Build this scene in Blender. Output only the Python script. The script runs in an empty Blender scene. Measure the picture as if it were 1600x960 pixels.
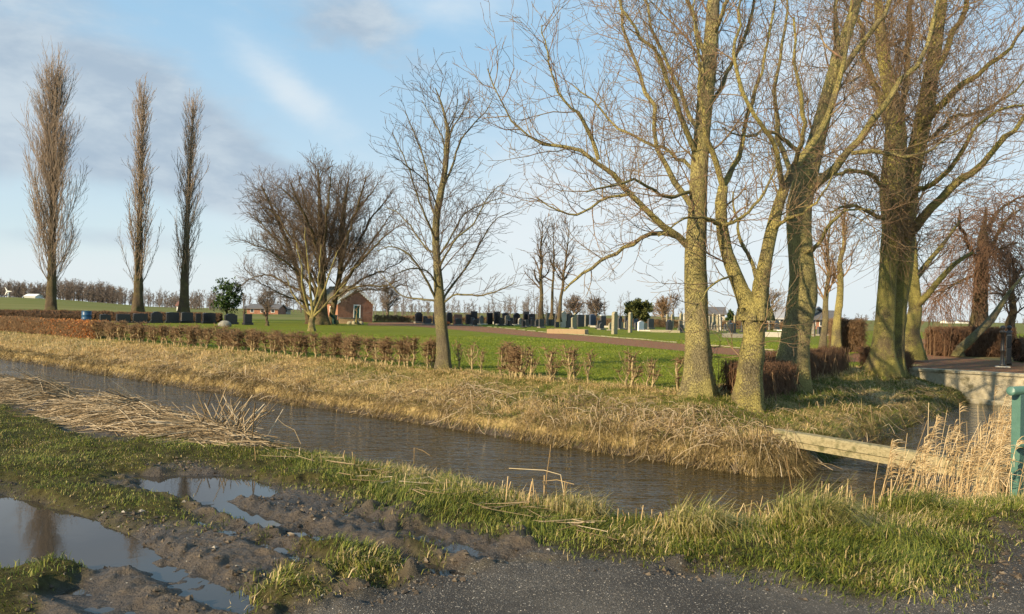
import bpy, math, random
import numpy as np
from mathutils import Vector, Matrix

SC = bpy.context.scene
COL = SC.collection
rng = np.random.default_rng(11)
random.seed(5)
rad = math.radians

# ------------------------------------------------------------------ camera
F, HX, HY, EYE, ROLL = 1200.0, 800.0, 490.0, 1.6, 0.0187
cam = bpy.data.cameras.new('camera')
cam.sensor_width = 36.0
cam.lens = 36.0 * F / 1600.0
cam.shift_y = 10.0 / 1600.0
cam.clip_start, cam.clip_end = 0.1, 20000.0
camo = bpy.data.objects.new('camera', cam)
COL.objects.link(camo)
camo.matrix_world = Matrix.Translation((0, 0, EYE)) @ Matrix.Rotation(rad(90), 4, 'X') @ Matrix.Rotation(ROLL, 4, 'Z')
SC.camera = camo

# ------------------------------------------------------------------ light
SUN_AZ, SUN_EL = 228.3, 24.0           # azimuth clockwise from +Y
SUN_STRENGTH, SKY_STRENGTH, EXPOSURE = 5.0, 0.085, 0.9
SC.view_settings.view_transform = 'Standard'
SC.view_settings.look = 'None'
SC.view_settings.exposure = EXPOSURE
SC.view_settings.gamma = 1.0
SC.view_settings.use_curve_mapping = False
SC.cycles.max_bounces = 6
SC.cycles.diffuse_bounces = 2
SC.cycles.glossy_bounces = 2
SC.cycles.transmission_bounces = 2
SC.cycles.transparent_max_bounces = 4
SC.cycles.use_adaptive_sampling = True
SC.cycles.adaptive_threshold = 0.02

sl = bpy.data.lights.new('sun', 'SUN')
sl.energy = SUN_STRENGTH
sl.angle = rad(0.6)
sl.color = (1.0, 0.80, 0.53)
so = bpy.data.objects.new('sun', sl)
COL.objects.link(so)
sdir = Vector((math.sin(rad(SUN_AZ)) * math.cos(rad(SUN_EL)), math.cos(rad(SUN_AZ)) * math.cos(rad(SUN_EL)), math.sin(rad(SUN_EL))))
so.rotation_euler = (-sdir).to_track_quat('-Z', 'Y').to_euler()
so.location = (-30, -30, 40)


class G:
    """small helper to write node graphs"""
    def __init__(s, nt):
        s.nt = nt

    def n(s, typ, ins=None, **props):
        nd = s.nt.nodes.new(typ)
        for k, v in props.items():
            setattr(nd, k, v)
        for k, v in (ins or {}).items():
            sock = nd.inputs[k]
            if hasattr(v, 'bl_rna') and isinstance(v, bpy.types.NodeSocket):
                s.nt.links.new(v, sock)
            elif isinstance(v, bpy.types.Node):
                s.nt.links.new(v.outputs[0], sock)
            else:
                if isinstance(v, (tuple, list)) and len(v) == 3 and sock.type == 'RGBA':
                    v = (*v, 1)
                sock.default_value = v
        return nd

    def math(s, op, a, b=0.0, c=0.0, clamp=False):
        nd = s.n('ShaderNodeMath', {0: a, 1: b, 2: c}, operation=op)
        nd.use_clamp = clamp
        return nd.outputs[0]

    def mix(s, f, a, b):
        nd = s.n('ShaderNodeMix', {0: f, 6: a, 7: b}, data_type='RGBA')
        return nd.outputs[2]

    def noise(s, vec, scale, detail=4.0, rough=0.55, dist=0.0):
        nd = s.n('ShaderNodeTexNoise', {'Vector': vec, 'Scale': scale, 'Detail': detail, 'Roughness': rough, 'Distortion': dist})
        return nd.outputs[0]

    def ramp(s, f, pts):
        nd = s.n('ShaderNodeValToRGB', {0: f})
        el = nd.color_ramp.elements
        while len(el) < len(pts):
            el.new(0.5)
        for e, (p, c) in zip(el, pts):
            e.position = p
            e.color = (c, c, c, 1) if isinstance(c, (int, float)) else (*c, 1)
        return nd.outputs[0]

    def sstep(s, x, a, b):
        nd = s.n('ShaderNodeMapRange', {0: x, 1: a, 2: b, 3: 0.0, 4: 1.0}, interpolation_type='SMOOTHSTEP')
        return nd.outputs[0]


def C(h):
    """sRGB 0..255 triple to linear"""
    return tuple(((c / 255.0) / 12.92 if c / 255.0 < 0.04045 else (((c / 255.0) + 0.055) / 1.055) ** 2.4) for c in h)


# ------------------------------------------------------------------ sky
wd = bpy.data.worlds.new('World')
SC.world = wd
wd.use_nodes = True
g = G(wd.node_tree)
bg = wd.node_tree.nodes['Background']
sky = g.n('ShaderNodeTexSky', sky_type='NISHITA')
sky.sun_disc = False
sky.sun_elevation = rad(SUN_EL)
sky.sun_rotation = rad(SUN_AZ)
sky.air_density, sky.dust_density, sky.ozone_density = 1.0, 0.6, 1.5
tc = g.n('ShaderNodeTexCoord')
sep = g.n('ShaderNodeSeparateXYZ', {0: tc.outputs['Generated']})
az = g.math('ARCTAN2', sep.outputs[0], sep.outputs[1])
el = g.math('ARCSINE', sep.outputs[2])
flat = g.n('ShaderNodeCombineXYZ', {0: az, 1: g.math('MULTIPLY', el, 2.1), 2: 0.0}).outputs[0]
nz = g.noise(flat, 3.4, 6.0, 0.55, 0.35)
nz2 = g.noise(flat, 7.5, 5.0, 0.6, 0.2)
nn = g.math('ADD', g.math('MULTIPLY', g.math('SUBTRACT', nz, 0.5), 1.7), g.math('MULTIPLY', g.math('SUBTRACT', nz2, 0.5), 0.55))


def lobe(px, py, wx, wy, amp, tilt=0.0):
    """a bank of cloud centred on a bearing; sizes in radians"""
    a0, e0 = math.atan((px - 800) / F), math.atan((HY - py) / F)
    da, de = g.math('SUBTRACT', az, a0), g.math('SUBTRACT', el, e0)
    c, s_ = math.cos(tilt), math.sin(tilt)
    p = g.math('ADD', g.math('MULTIPLY', da, c), g.math('MULTIPLY', de, s_))
    q = g.math('SUBTRACT', g.math('MULTIPLY', de, c), g.math('MULTIPLY', da, s_))
    r2 = g.math('ADD', g.math('POWER', g.math('DIVIDE', p, wx), 2.0), g.math('POWER', g.math('DIVIDE', q, wy), 2.0))
    return g.math('MULTIPLY', g.math('EXPONENT', g.math('MULTIPLY', r2, -1.0)), amp)


def total(lst):
    o = lst[0]
    for x in lst[1:]:
        o = g.math('ADD', o, x)
    return o


dark = total([lobe(60, 215, .24, .075, 1.1, -.10), lobe(330, 280, .15, .045, .95, -.3), lobe(20, 30, .13, .045, .75, -.1),
              lobe(560, 50, .13, .06, .8, -.35), lobe(150, 400, .22, .018, .4), lobe(720, 300, .12, .05, .35), lobe(1150, 430, .5, .03, .12),
              lobe(-900, 200, .5, .12, 1.0), lobe(2600, 150, .6, .14, 1.0)])
white = total([lobe(440, 160, .10, .03, .7, -.55), lobe(760, 360, .35, .07, .6), lobe(1300, 230, .45, .24, .7),
               lobe(690, 10, .1, .03, .5), lobe(500, 450, 1.5, .035, .55)])
dmask = g.sstep(g.math('ADD', dark, g.math('MULTIPLY', nn, 1.0)), 0.42, 0.92)
wmask = g.sstep(g.math('ADD', white, g.math('MULTIPLY', nn, 0.8)), 0.15, 1.0)
base = g.n('ShaderNodeMixRGB', {0: 1.0, 1: sky.outputs[0], 2: (0.93, 1.0, 1.0)}, blend_type='MULTIPLY').outputs[0]
K = 1.0 / (SKY_STRENGTH * 2 ** EXPOSURE)


def scol(h, m=1.0):
    return tuple(c * K * m for c in C(h))


# the clear blue between the clouds (sky texture tinted towards the pale winter blue near the horizon)
ramp_el = g.sstep(el, 0.0, 0.42)
clear = g.mix(ramp_el, scol((220, 236, 242)), scol((166, 211, 243)))
base = g.mix(0.8, base, clear)
c1 = g.mix(g.math('MULTIPLY', wmask, 0.8), base, scol((234, 241, 245)))
c2 = g.mix(g.math('MULTIPLY', dmask, 0.92), c1, g.mix(g.sstep(nz2, .35, .7), scol((172, 190, 208)), scol((205, 218, 228))))
hz = g.sstep(el, 0.10, 0.0)
c3 = g.mix(g.math('MULTIPLY', hz, 0.72), c2, scol((226, 236, 239)))
wd.node_tree.links.new(c3, bg.inputs[0])
bg.inputs[1].default_value = SKY_STRENGTH

# ------------------------------------------------------------------ pixel <-> world helpers (photo pixels, 1600 x 960)
cr, sr = math.cos(ROLL), math.sin(ROLL)
CU, SU = math.cos(rad(40)), math.sin(rad(40))


def ray(px, py):
    a, b = (px - HX) / F, (HY - py) / F
    return a * cr - b * sr, a * sr + b * cr      # x and z per metre of depth


def P(px, py, Y):
    x, z = ray(px, py)
    return (x * Y, Y, EYE + z * Y)


def uv(X, Y):
    return X * CU - Y * SU, X * SU + Y * CU


def xy(u, v):
    return u * CU + v * SU, -u * SU + v * CU


# ------------------------------------------------------------------ noise
def _h(i, j, s):
    n = (i * 374761393 + j * 668265263 + s * 2147483647 % 4294967291) & 0xFFFFFFFF
    n = ((n ^ (n >> 13)) * 1274126177) & 0xFFFFFFFF
    return ((n ^ (n >> 16)) & 0xFFFF) / 65535.0


def vn(x, y, s=0):
    x = np.asarray(x, float); y = np.asarray(y, float)
    i, j = np.floor(x).astype(np.int64), np.floor(y).astype(np.int64)
    fx, fy = x - i, y - j
    fx, fy = fx * fx * (3 - 2 * fx), fy * fy * (3 - 2 * fy)
    a, b, c, d = _h(i, j, s), _h(i + 1, j, s), _h(i, j + 1, s), _h(i + 1, j + 1, s)
    return (a * (1 - fx) + b * fx) * (1 - fy) + (c * (1 - fx) + d * fx) * fy


def fbm(x, y, sc, o=4, s=0):
    x = np.asarray(x, float) * sc; y = np.asarray(y, float) * sc
    t, a, n = 0, 0.5, 0
    for k in range(o):
        t = t + a * vn(x + 17.3 * k, y - 9.1 * k, s + k); n += a
        a *= 0.5; x = x * 2.03; y = y * 2.03
    return t / n - 0.5          # about -0.5..0.5


def smax(a, b, k):
    h = np.clip(0.5 + 0.5 * (a - b) / k, 0, 1)
    return b * (1 - h) + a * h + k * h * (1 - h)


def smin(a, b, k):
    return -smax(-a, -b, k)


def st(x, a, b):
    t = np.clip((np.asarray(x, float) - a) / (b - a), 0, 1)
    return t * t * (3 - 2 * t)


def flatpoly(pts):
    out = []
    for px, py in pts:
        x, z = ray(px, py)
        Y = -EYE / z
        out.append((x * Y, Y))
    return np.array(out)


def psd(poly, X, Y):
    """signed distance to a polygon, positive inside"""
    X = np.asarray(X, float); Y = np.asarray(Y, float)
    d = np.full(X.shape, 1e9); ins = np.zeros(X.shape, bool)
    n = len(poly)
    for k in range(n):
        ax, ay = poly[k]; bx, by = poly[(k + 1) % n]
        ex, ey = bx - ax, by - ay
        t = np.clip(((X - ax) * ex + (Y - ay) * ey) / (ex * ex + ey * ey + 1e-12), 0, 1)
        d = np.minimum(d, (X - ax - t * ex) ** 2 + (Y - ay - t * ey) ** 2)
        cnd = ((ay > Y) != (by > Y))
        with np.errstate(divide='ignore', invalid='ignore'):
            xi = ax + (Y - ay) / (by - ay if by != ay else 1e-12) * ex
        ins ^= cnd & (X < xi)
    d = np.sqrt(d)
    return np.where(ins, d, -d)


# ------------------------------------------------------------------ terrain
def sds(X, Y):
    u, v = uv(X, Y)
    wob = fbm(u, v, 0.55, 3, 3) * 0.55
    so_ = smax(smax(6.5 - v, u + 1.0, 0.6), 0.853 * u - 0.522 * v + 6.45, 0.6) + wob * 0.7
    si_ = smin(v - 12.2, -4.55 - u, 0.8) + wob * 0.5
    return u, v, so_, si_


ROAD = flatpoly([(380, 985), (430, 962), (560, 927), (690, 893), (800, 868), (960, 878), (1120, 893), (1250, 917), (1330, 934), (1400, 937),
                 (1480, 924), (1530, 897), (1545, 876), (1600, 838), (1680, 800), (1900, 740), (3200, 1200), (2000, 3000), (200, 3000)])
ROAD = np.vstack([ROAD])
VERGE = flatpoly([(-300, 600), (0, 630), (180, 690), (330, 672), (450, 660), (560, 690), (700, 720), (800, 745), (1000, 760), (1200, 760), (1350, 730),
                  (1600, 720), (1900, 690), (1900, 740), (1680, 800), (1600, 838), (1545, 876), (1530, 897), (1480, 924), (1400, 937), (1330, 934),
                  (1250, 912), (1120, 890), (960, 872), (880, 868), (790, 845), (700, 822), (620, 800), (520, 772), (430, 745), (370, 728), (300, 722),
                  (215, 728), (160, 735), (150, 758), (250, 772), (330, 795), (372, 806), (300, 828), (230, 822), (185, 824), (140, 796), (60, 775),
                  (0, 768), (-300, 760)])
TUFTS = [flatpoly(p) for p in (
    [(-200, 880), (60, 876), (125, 880), (118, 905), (80, 930), (90, 975), (-200, 1000)],
    [(485, 850), (560, 845), (635, 868), (630, 900), (560, 912), (500, 893)],
    [(375, 915), (440, 905), (510, 915), (500, 940), (420, 960), (380, 950)],
    [(365, 820), (400, 815), (425, 830), (395, 842)],
    [(400, 900), (470, 880), (480, 900), (420, 920)],
    [(640, 845), (700, 850), (690, 875), (640, 870)])]
PUD1 = flatpoly([(-200, 762), (0, 768), (70, 780), (120, 800), (170, 830), (222, 862), (190, 872), (140, 878), (60, 888), (-200, 888)])
PUD2 = flatpoly([(228, 742), (300, 733), (390, 736), (432, 752), (415, 768), (360, 772), (310, 766), (250, 764)])


def wheelrut(u, v, v0, u0, u1, w, dep, wig=0.05):
    vv = v - v0 - wig * np.sin(u * 1.3 + v0 * 7) - 0.03 * (u + 5)
    along = st(u, u0, u0 + 1.0) * (1 - st(u, u1 - 1.0, u1))
    lug = 0.62 + 0.38 * np.clip(2.5 * np.sin(u * 30 + np.abs(vv) * 22), -1, 1)
    ch = -dep * np.exp(-(vv / w) ** 4) * (0.72 + 0.28 * lug)
    berm = 0.36 * dep * np.exp(-((np.abs(vv) - 1.55 * w) / (0.5 * w)) ** 2) * lug
    return (ch + berm) * along


def grassmask(X, Y):
    n = fbm(X, Y, 1.5, 4, 21) * 1.0 + fbm(X, Y, 7.0, 2, 31) * .35
    gm = psd(VERGE, X, Y)
    gm = np.where(gm > 0, gm, gm) / 0.35
    for t in TUFTS:
        gm = np.maximum(gm, psd(t, X, Y) / 0.22 - 0.35)
    return gm + n * 2.2


def terrain(X, Y, detail=True):
    X = np.asarray(X, float); Y = np.asarray(Y, float)
    u, v, so_, si_ = sds(X, Y)
    zo = np.interp(so_, [-1.2, 0, 0.22, 0.8, 1.2, 1.9], [-1.6, -1.02, -0.72, -0.22, -0.07, 0])
    zi = np.interp(si_, [-1.2, 0, 0.25, 1.6, 2.6, 3.1], [-1.6, -1.02, -0.66, -0.28, -0.04, 0])
    z = np.maximum(zo, zi)
    z = np.where(v > 28.6, 0.0, z)
    # the dyke far off to the left
    z = z + 5.2 * st(-X / np.maximum(Y, 1), 0.36, 0.66) * st(Y, 120, 420)
    if detail:
        near = (Y < 16) & (Y > 0.5) & (X > -16) & (X < 12)
        if near.any():
            x, y, uu, vv = X[near], Y[near], u[near], v[near]
            road = st(psd(ROAD, x, y), -0.15, 0.35)
            land = st(so_[near], 1.2, 2.0)
            gm = st(grassmask(x, y), -0.2, 0.8)
            lump = np.abs(fbm(x, y, 2.2, 4, 5)) * 0.10 + fbm(x, y, 6.5, 4, 8) * 0.07 + (0.25 - np.abs(fbm(x, y, 11.0, 4, 18))) * 0.07 - 0.012
            cl = np.clip(fbm(x, y, 3.6, 3, 50) - 0.13, 0, 1) * 0.40
            flatn = 0.45 + 0.55 * st(fbm(x, y, 0.9, 2, 77), -0.2, 0.08)
            mud = (lump - 0.02 + cl) * flatn
            mud = mud + wheelrut(uu, vv, 2.32, -7.5, -2.2, 0.15, 0.07)
            mud = mud + wheelrut(uu, vv, 3.38, -8.5, -2.2, 0.14, 0.075)
            mud = mud + wheelrut(uu, vv, 2.98, -6.5, -1.4, 0.12, 0.05)
            mud = mud + wheelrut(uu, vv, 3.85, -6.0, -1.6, 0.14, 0.045)
            mud = mud + wheelrut(uu, vv, 1.75, -6.0, -2.4, 0.13, 0.045)
            mud = mud + wheelrut(uu, vv, 2.62, -4.6, -1.4, 0.10, 0.04, .1)
            p1 = st(psd(PUD1, x, y) + fbm(x, y, 3.0, 3, 61) * .25, -0.25, 0.12)
            p2 = st(psd(PUD2, x, y) + fbm(x, y, 3.5, 3, 62) * .45, -0.2, 0.12)
            mud = mud * (1 - np.maximum(p1, p2 * .8)) - 0.088 * p1 - 0.072 * p2
            gr = 0.03 + fbm(x, y, 1.1, 3, 40) * 0.10 + fbm(x, y, 5, 3, 41) * 0.06
            zz = mud * (1 - gm) + gr * gm
            zz = zz * (1 - road) + road * 0.012
            z[near] += zz * land
        bank = (Y > 8) & (Y < 75) & (si_ > -0.5) & (si_ < 4.0)
        if bank.any():
            z[bank] += (fbm(X[bank], Y[bank], 1.6, 4, 13) * 0.16) * st(si_[bank], 0.0, 0.4) * (1 - st(si_[bank], 2.6, 3.6)) * (v[bank] < 28.4)
    return z


def tz(X, Y):
    return float(terrain(np.array([X]), np.array([Y]))[0])


def GP(px, py, lift=0.0):
    """where the view ray through a photo pixel meets the ground"""
    x, z = ray(px, py)
    Ys = np.geomspace(3.0, 400.0, 1500)
    h = EYE + z * Ys - terrain(x * Ys, Ys, False) - lift
    k = np.argmax(h < 0) if (h < 0).any() else len(Ys) - 1
    Y = Ys[k]
    return np.array((x * Y, Y, tz(x * Y, Y)))


# ------------------------------------------------------------------ mesh helpers
def mesh(name, V, quads=None, tris=None, mat=None, parent=None, smooth=True, attrs=None, polys=None):
    me = bpy.data.meshes.new(name)
    V = np.asarray(V, np.float32).reshape(-1, 3)
    if polys is not None:
        me.from_pydata([tuple(map(float, p)) for p in V], [], polys)
    else:
        q = np.zeros((0, 4), np.int32) if quads is None else np.asarray(quads, np.int32).reshape(-1, 4)
        t = np.zeros((0, 3), np.int32) if tris is None else np.asarray(tris, np.int32).reshape(-1, 3)
        me.vertices.add(len(V)); me.vertices.foreach_set('co', V.ravel())
        nl = q.size + t.size
        me.loops.add(nl); me.loops.foreach_set('vertex_index', np.concatenate([q.ravel(), t.ravel()]))
        me.polygons.add(len(q) + len(t))
        ls = np.concatenate([np.arange(len(q)) * 4, q.size + np.arange(len(t)) * 3]).astype(np.int32)
        me.polygons.foreach_set('loop_start', ls)
        me.update(calc_edges=True)
    me.polygons.foreach_set('use_smooth', np.full(len(me.polygons), smooth))
    for k, a in (attrs or {}).items():
        a = np.asarray(a, np.float32)
        if a.ndim == 1:
            at = me.attributes.new(k, 'FLOAT', 'POINT'); at.data.foreach_set('value', a)
        else:
            at = me.attributes.new(k, 'FLOAT_COLOR', 'POINT'); at.data.foreach_set('color', np.c_[a, np.ones(len(a))].astype(np.float32).ravel())
    if mat:
        me.materials.append(mat)
    o = bpy.data.objects.new(name, me)
    COL.objects.link(o)
    if parent is not None:
        o.parent = parent
    return o


def empty(name, loc=(0, 0, 0), rz=0.0):
    o = bpy.data.objects.new(name, None)
    o.empty_display_size = 0.2
    COL.objects.link(o)
    o.location = tuple(map(float, loc)); o.rotation_euler = (0, 0, rz)
    return o


def tag(o, label=None, cat=None, group=None, kind=None):
    if label: o['label'] = label
    if cat: o['category'] = cat
    if group: o['group'] = group
    if kind: o['kind'] = kind
    return o


class MB:
    """collects boxes, prisms and tubes in one mesh"""
    def __init__(s):
        s.V, s.Fc, s.n = [], [], 0

    def add(s, V, Fc):
        V = [tuple(map(float, p)) for p in V]
        s.V += V
        s.Fc += [tuple(i + s.n for i in f) for f in Fc]
        s.n += len(V)
        return s

    def box(s, x0, x1, y0, y1, z0, z1, M=None, b=0.0):
        if b > 0:      # chamfered outline in plan and at the top
            pts = [(x0 + b, y0), (x1 - b, y0), (x1, y0 + b), (x1, y1 - b), (x1 - b, y1), (x0 + b, y1), (x0, y1 - b), (x0, y0 + b)]
            inn = [(min(max(x, x0 + b), x1 - b), min(max(y, y0 + b), y1 - b)) for x, y in pts]
            V = [(x, y, z0) for x, y in pts] + [(x, y, z1 - b) for x, y in pts] + [((x * .0 + ix), iy, z1) for (x, y), (ix, iy) in zip(pts, inn)]
            Fc = [tuple(range(7, -1, -1))] + [(k, (k + 1) % 8, (k + 1) % 8 + 8, k + 8) for k in range(8)]
            Fc += [(k + 8, (k + 1) % 8 + 8, (k + 1) % 8 + 16, k + 16) for k in range(8)] + [tuple(range(16, 24))]
        else:
            V = [(x, y, z) for z in (z0, z1) for x, y in ((x0, y0), (x1, y0), (x1, y1), (x0, y1))]
            Fc = [(3, 2, 1, 0), (4, 5, 6, 7), (0, 1, 5, 4), (1, 2, 6, 5), (2, 3, 7, 6), (3, 0, 4, 7)]
        if M is not None:
            V = [tuple(M @ Vector(p)) for p in V]
        return s.add(V, Fc)

    def prism(s, prof, y0, y1, M=None, b=0.0):
        """a profile in x,z drawn out along y, its front and back edges chamfered by b"""
        prof = [tuple(p) for p in prof]
        n = len(prof)
        cx = sum(p[0] for p in prof) / n; cz = sum(p[1] for p in prof) / n
        rings = [(y0, b), (y0 + b, 0), (y1 - b, 0), (y1, b)] if b > 0 else [(y0, 0), (y1, 0)]
        V = []
        for y, ins in rings:
            for x, z in prof:
                dx, dz = x - cx, z - cz
                L = math.hypot(dx, dz) or 1
                V.append((x - dx / L * ins, y, z - dz / L * ins))
        Fc = [tuple(range(n - 1, -1, -1))][:0]
        Fc.append(tuple(range(n)))
        for r in range(len(rings) - 1):
            for k in range(n):
                a, c = r * n + k, r * n + (k + 1) % n
                Fc.append((a, a + n, c + n, c))
        Fc.append(tuple(range((len(rings)) * n - 1, (len(rings) - 1) * n - 1, -1)))
        if M is not None:
            V = [tuple(M @ Vector(p)) for p in V]
        return s.add(V, Fc)

    def lathe(s, prof, cx=0, cy=0, n=10, M=None):
        V = []
        for r, z in prof:
            for k in range(n):
                a = 2 * math.pi * k / n
                V.append((cx + r * math.cos(a), cy + r * math.sin(a), z))
        Fc = []
        for i in range(len(prof) - 1):
            for k in range(n):
                a, b = i * n + k, i * n + (k + 1) % n
                Fc.append((a, b, b + n, a + n))
        Fc.append(tuple(range(n - 1, -1, -1)))
        Fc.append(tuple(range((len(prof) - 1) * n, len(prof) * n)))
        if M is not None:
            V = [tuple(M @ Vector(p)) for p in V]
        return s.add(V, Fc)

    def build(s, name, mat, parent=None, smooth=False):
        o = mesh(name, s.V, mat=mat, parent=parent, smooth=smooth, polys=s.Fc)
        return o


# ---- tubes: arrays of polylines
class Tubes:
    def __init__(s):
        s.items = []           # (P (B,N,3), R (B,N), sides)

    def add(s, Pt, Rd, sides=3):
        Pt = np.asarray(Pt, float); Rd = np.asarray(Rd, float)
        if Pt.ndim == 2:
            Pt, Rd = Pt[None], Rd[None]
        if len(Pt):
            s.items.append((Pt, Rd, sides))
        return s

    def arrays(s, extra=None):
        VV, QQ, n, AA = [], [], 0, []
        for Pt, Rd, K_ in s.items:
            B, N, _ = Pt.shape
            T = np.gradient(Pt, axis=1)
            T /= np.linalg.norm(T, axis=2, keepdims=True) + 1e-9
            m = T.mean(axis=1)
            ref = np.where(np.abs(m[:, 2:3]) > 0.7, np.array([[1.0, 0.13, 0]]), np.array([[0.05, 0.02, 1.0]]))
            n1 = np.cross(T, ref[:, None, :]); n1 /= np.linalg.norm(n1, axis=2, keepdims=True) + 1e-9
            n2 = np.cross(T, n1)
            a = np.arange(K_) * 2 * np.pi / K_
            V = Pt[:, :, None, :] + Rd[:, :, None, None] * (n1[:, :, None, :] * np.cos(a)[None, None, :, None] + n2[:, :, None, :] * np.sin(a)[None, None, :, None])
            idx = np.arange(B * N * K_).reshape(B, N, K_) + n
            q = np.stack([idx[:, :-1, :], np.roll(idx, -1, 2)[:, :-1, :], np.roll(idx, -1, 2)[:, 1:, :], idx[:, 1:, :]], -1)
            VV.append(V.reshape(-1, 3)); QQ.append(q.reshape(-1, 4))
            AA.append(np.repeat(rng.random(B), N * K_))
            n += B * N * K_
        return np.concatenate(VV), np.concatenate(QQ), np.concatenate(AA)

    def build(s, name, mat, parent=None, off=(0, 0, 0)):
        V, q, a = s.arrays()
        return mesh(name, V - np.asarray(off), q, mat=mat, parent=parent, attrs={'rnd': a})


def resample(pts, N):
    """Catmull-Rom through the rows of pts"""
    p = np.asarray(pts, float)
    if len(p) == 2:
        t = np.linspace(0, 1, N)[:, None]
        return p[0] * (1 - t) + p[1] * t
    q = np.vstack([2 * p[0] - p[1], p, 2 * p[-1] - p[-2]])
    d = np.r_[0, np.cumsum(np.linalg.norm(np.diff(p[:, :3], axis=0), axis=1))]
    tt = np.linspace(0, d[-1], N)
    k = np.clip(np.searchsorted(d, tt, side='right') - 1, 0, len(p) - 2)
    f = ((tt - d[k]) / (d[k + 1] - d[k] + 1e-9))[:, None]
    a, b, c, e = q[k], q[k + 1], q[k + 2], q[k + 3]
    return 0.5 * ((2 * b) + (-a + c) * f + (2 * a - 5 * b + 4 * c - e) * f ** 2 + (-a + 3 * b - 3 * c + e) * f ** 3)


def spawn(Pt, Rd, dens, L, ang, r, t0=0.15, t1=1.0, N=6, wander=0.15, trop=0.1, up=0.0, tip=0.25, taper=0.55, rmin=0.003, plane=None, rs=rng):
    """children of every polyline in Pt. L, r: (low, high); taper: how much shorter children near the tip are"""
    B, M, _ = Pt.shape
    seg = np.linalg.norm(np.diff(Pt, axis=1), axis=2).sum(1)
    n = np.floor(seg * dens * (t1 - t0) + rs.random(B)).astype(int)
    ix = np.repeat(np.arange(B), n)
    if len(ix) == 0:
        return np.zeros((0, N, 3)), np.zeros((0, N))
    cnt = np.concatenate([np.arange(k) for k in n])
    t = t0 + (t1 - t0) * np.clip((cnt + rs.random(len(ix))) / n[ix], 0, 0.999)
    f = t * (M - 1); i0 = np.minimum(f.astype(int), M - 2); w = (f - i0)[:, None]
    pos = Pt[ix, i0] * (1 - w) + Pt[ix, i0 + 1] * w
    tan = Pt[ix, i0 + 1] - Pt[ix, i0]; tan /= np.linalg.norm(tan, axis=1, keepdims=True) + 1e-9
    rp = Rd[ix, i0] * (1 - w[:, 0]) + Rd[ix, i0 + 1] * w[:, 0]
    a1 = np.cross(tan, np.array([0.31, 0.17, 0.93])); a1 /= np.linalg.norm(a1, axis=1, keepdims=True) + 1e-9
    a2 = np.cross(tan, a1)
    ph = (cnt * 2.4 + rs.normal(0, 0.7, len(ix)) + ix * 1.7)[:, None]
    perp = a1 * np.cos(ph) + a2 * np.sin(ph)
    an = np.radians(rs.normal(ang, 9, len(ix)))[:, None]
    d = tan * np.cos(an) + perp * np.sin(an)
    d[:, 2] += up
    d /= np.linalg.norm(d, axis=1, keepdims=True)
    Ln = rs.uniform(L[0], L[1], len(ix)) * (1 - taper * t)
    rc = np.maximum(np.minimum(rs.uniform(r[0], r[1], len(ix)), rp * 0.75), rmin)
    pts = np.empty((len(ix), N, 3)); pts[:, 0] = pos
    st_ = (Ln / (N - 1))[:, None]
    for j in range(1, N):
        d = d + rs.normal(0, wander, d.shape); d[:, 2] += trop
        d /= np.linalg.norm(d, axis=1, keepdims=True)
        pts[:, j] = pts[:, j - 1] + d * st_
    s = np.linspace(0, 1, N)[None]
    R_ = np.maximum(rc[:, None] * (1 - (1 - tip) * s), rmin)
    return pts, R_

# ------------------------------------------------------------------ materials
def newmat(name):
    m = bpy.data.materials.new(name)
    m.use_nodes = True
    gg = G(m.node_tree)
    b = m.node_tree.nodes['Principled BSDF']
    gg.b = b
    gg.out = m.node_tree.nodes['Material Output']
    return m, gg


def link(gg, a, sock):
    gg.nt.links.new(a, sock)


def plain(name, c1, c2=None, scale=3.0, rough=0.7, bump=0.0, bscale=20.0, spec=0.3, metal=0.0, c3=None, stretch=None, coord='Object'):
    m, gg = newmat(name)
    tcn = gg.n('ShaderNodeTexCoord').outputs[coord]
    if stretch:
        tcn = gg.n('ShaderNodeMapping', {0: tcn, 3: stretch}).outputs[0]
    nzz = gg.noise(tcn, scale, 6, 0.6)
    c2 = c2 or tuple(c * 0.7 for c in c1)
    pts = [(0.32, c1), (0.66, c2)] if c3 is None else [(0.30, c1), (0.5, c2), (0.68, c3)]
    col = gg.ramp(nzz, pts)
    link(gg, col, gg.b.inputs['Base Color'])
    gg.b.inputs['Roughness'].default_value = rough
    gg.b.inputs['Specular IOR Level'].default_value = spec
    gg.b.inputs['Metallic'].default_value = metal
    if bump:
        bn = gg.n('ShaderNodeBump', {'Strength': bump, 'Distance': 0.03, 'Height': gg.noise(tcn, bscale, 6, 0.65)})
        link(gg, bn.outputs[0], gg.b.inputs['Normal'])
    return m


def bladesmat(name, stops, transl=0.25, rough=0.6):
    """grass and straw: each blade takes one colour from the ramp by its own number"""
    m, gg = newmat(name)
    a = gg.n('ShaderNodeAttribute', attribute_name='rnd').outputs['Fac']
    col = gg.ramp(a, stops)
    link(gg, col, gg.b.inputs['Base Color'])
    gg.b.inputs['Roughness'].default_value = rough
    gg.b.inputs['Specular IOR Level'].default_value = 0.25
    if transl:
        tr = gg.n('ShaderNodeBsdfTranslucent', {0: col})
        mx = gg.n('ShaderNodeMixShader', {0: transl, 1: gg.b.outputs[0], 2: tr.outputs[0]})
        link(gg, mx.outputs[0], gg.out.inputs[0])
    return m


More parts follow.
